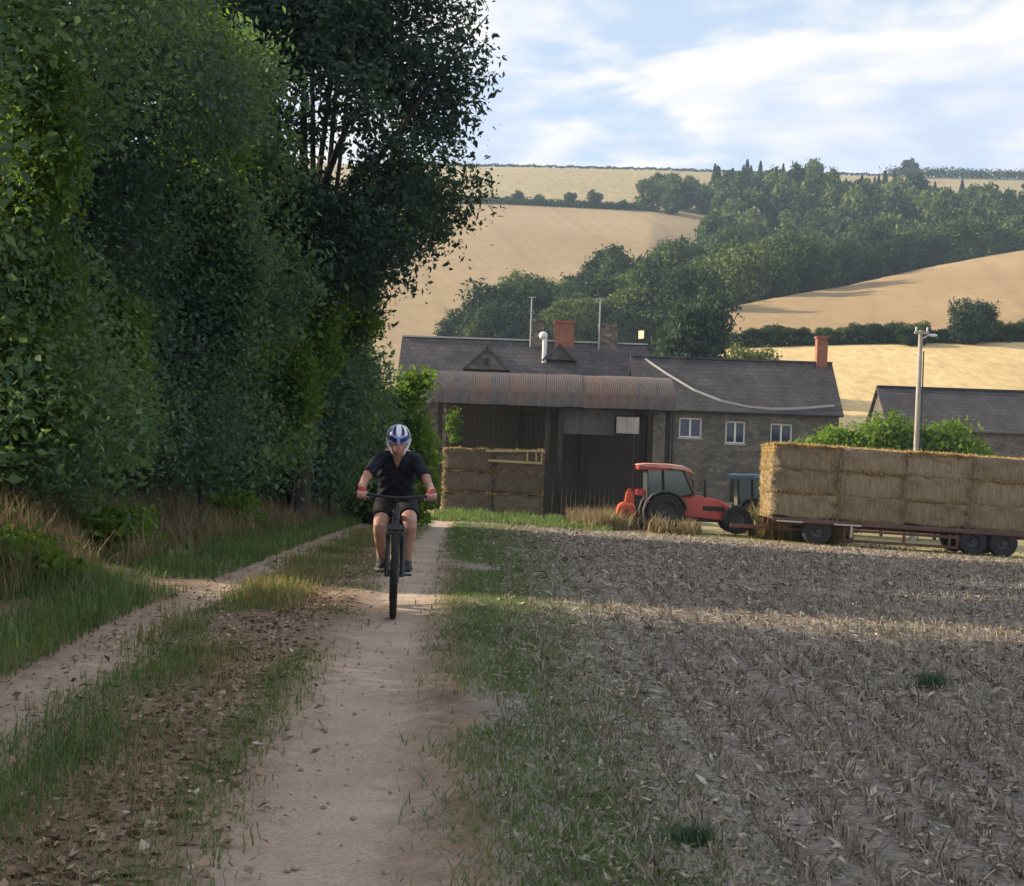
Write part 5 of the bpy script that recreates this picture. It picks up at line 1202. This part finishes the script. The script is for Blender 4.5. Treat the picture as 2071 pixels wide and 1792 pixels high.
for yy_, z_, wx, dp in ((.955, .93, .15, .12), (.965, .985, .182, .137), (.93, 1.06, .176, .134), (.905, 1.10, .172, .13)):
    rs.append([Vector((wx * math.cos(u), yy_ - .05 * 0 + dp * math.sin(u), z_)) for u in np.linspace(0, 2 * math.pi, 24, endpoint=False)])
b.rings(rs)
for s in (-1, 1):
    e_ = HIP[s] * .30 + KNE[s] * .70; b.tube([HIP[s] + Vector((0, .03, .02)), HIP[s], (HIP[s] + e_) / 2, e_, e_ + (e_ - HIP[s]) * .03], [.10, .112, .106, .098, .099], 18); b.ellipsoid(HIP[s], (.11, .11, .10), 14, 8)
link('shorts', remesh(b, 'shorts', M['shorts'], .0095, 4), RD)
for s in (-1, 1):
    f0 = FP if s > 0 else RP; x_ = s * .118; y0, z0 = f0.y, f0.z + .012
    sh = MB().rings([[Vector((x_ + math.cos(u) * wx, y0 + yy_, z0 + .012 + (h_ * (.5 + .5 * math.sin(u))))) for u in np.linspace(0, 2 * math.pi, 14, endpoint=False)] for yy_, wx, h_ in ((-.115, .022, .035), (-.09, .042, .055), (-.03, .051, .075), (.04, .045, .10), (.09, .042, .125), (.135, .040, .12), (.155, .025, .08))]).obj('shoe', M['shoe'], RD, True)
    MB().rings([[(x_ - wx, y0 + yy_, z0 + .002), (x_ + wx, y0 + yy_, z0 + .002), (x_ + wx, y0 + yy_, z0 + .022), (x_ - wx, y0 + yy_, z0 + .022)] for yy_, wx in ((-.122, .02), (-.09, .045), (-.03, .053), (.05, .045), (.13, .042), (.16, .028))]).obj('sole', M['sole'], sh)
    MB().tube([ANK[s] + Vector((0, .005, .05)), ANK[s] + Vector((0, .008, -.02))], [.042, .044], 12).obj('sock', M['shoe'], sh, True)
    g_ = MB(); g_.tube([WRI[s] + Vector((0, .012, .004)), WRI[s] + Vector((-s * .004, -.02, -.004))], [.036, .039], 12); g_.ellipsoid(WRI[s] + Vector((-s * .012, -.048, -.003)), (.044, .056, .025), 12, 8, Matrix.Rotation(R(20), 3, 'X'))
    g_.obj('glove', M['glove'], RD, True)
# helmet: shell, ribs with dark vents, navy brow, straps; tilted forward
HC = HEAD + Vector((0, .008, .022)); HM = Matrix.Rotation(R(16), 3, 'X')
def hpt(az, el, r_=1.0, rad=(.105, .135, .122)):
    a, e = R(az), R(el); return HC + HM @ Vector((rad[0] * r_ * math.sin(a) * math.cos(e), -rad[1] * r_ * math.cos(a) * math.cos(e), rad[2] * r_ * math.sin(e)))
hel = MB().ellipsoid(HC, (.105, .135, .122), 28, 12, HM, -8, 90).obj('helmet', M['lilac'], RD, True)
def patch(grid, nm, mat, th=.006):
    """raised shell patch following the helmet; grid rows of (az, el)"""
    n = len(grid[0]); m_ = len(grid); v = [hpt(a, e, 1.005) for r_ in grid for a, e in r_] + [hpt(a, e, 1.0 + th * 8) for r_ in grid for a, e in r_]; o_ = n * m_
    f_ = [(j * n + i + o_, j * n + i + 1 + o_, (j + 1) * n + i + 1 + o_, (j + 1) * n + i + o_) for j in range(m_ - 1) for i in range(n - 1)]
    rim_ = [i for i in range(n)] + [j * n + n - 1 for j in range(1, m_)] + [(m_ - 1) * n + i for i in range(n - 2, -1, -1)] + [j * n for j in range(m_ - 2, 0, -1)]
    f_ += [(rim_[k], rim_[(k + 1) % len(rim_)], rim_[(k + 1) % len(rim_)] + o_, rim_[k] + o_) for k in range(len(rim_))]
    return MB().add(v, f_).obj(nm, mat, hel, True)
def strip_(az0, az1, e0, e1, w0, w1, k=8): return [[(az0 + (az1 - az0) * j / k - (w0 + (w1 - w0) * j / k), e0 + (e1 - e0) * j / k), (az0 + (az1 - az0) * j / k, e0 + (e1 - e0) * j / k), (az0 + (az1 - az0) * j / k + (w0 + (w1 - w0) * j / k), e0 + (e1 - e0) * j / k)] for j in range(k + 1)]
patch(strip_(0, 0, 22, 80, 7, 34), 'rib', M['hwhite'])
for s in (-1, 1):
    patch(strip_(s * 22, s * 44, 26, 74, 5, 16), 'vent', M['black'], .004)
    patch(strip_(s * 42, s * 62, 20, 70, 6, 14), 'rib', M['hwhite'] if s > 0 else M['lilac'])
    patch(strip_(s * 62, s * 80, 14, 60, 6, 9), 'vent', M['black'], .004)
    patch(strip_(s * 84, s * 96, -4, 58, 11, 16), 'rib', M['hwhite'])
    patch([[(s * (6 + 10 * j), -6 + 2.6 * j), (s * (6 + 10 * j), 3 + 2.6 * j), (s * (6 + 10 * j), 12 + 2.6 * j)] for j in range(8)], 'brow', M['navy'], .007)
    MB().tube([hpt(s * 84, 0, .98), HEAD + Vector((s * .082, -.01, -.06)), HEAD + Vector((s * .05, -.04, -.12))], [.016, .013, .006], 8).obj('strap', M['hwhite'], hel, True)
patch([[(-8, -8), (0, -8), (8, -8)], [(-8, 0), (0, 0), (8, 0)], [(-6, 10), (0, 12), (6, 10)]], 'brow', M['lilac'], .008)
gl = MB()
for s in (-1, 1): gl.ellipsoid(HEAD + Vector((s * .036, -.090, .008)), (.037, .022, .022), 12, 8)
gl.box(HEAD + Vector((0, -.104, .012)), (.03, .01, .01))
for s in (-1, 1): gl.tube([HEAD + Vector((s * .068, -.075, .012)), HEAD + Vector((s * .083, .0, .005))], .005, 6)
gl.obj('sunglasses', M['navy'], RD, True)

# ------------------------------------------------------------------ haze
hm = bpy.data.materials.new('haze_air'); hm.use_nodes = True; t = hm.node_tree; t.nodes.clear()
o = t.nodes.new('ShaderNodeOutputMaterial'); pv_ = t.nodes.new('ShaderNodeVolumePrincipled'); pv_.inputs['Color'].default_value = (.55, .75, 1, 1); pv_.inputs['Density'].default_value = .00028; pv_.inputs['Anisotropy'].default_value = .2
t.links.new(pv_.outputs[0], o.inputs['Volume'])
zmin, zmax = float(V[:, 2].min()), float(V[:, 2].max())
hz = MB().box((0, 570, (zmin - 1 + zmax + 30) / 2), (2040, 1280, zmax + 30 - zmin + 1)).obj('haze', hm); tag(hz, 'thin pale summer haze over the valley', 'haze', kind='stuff')
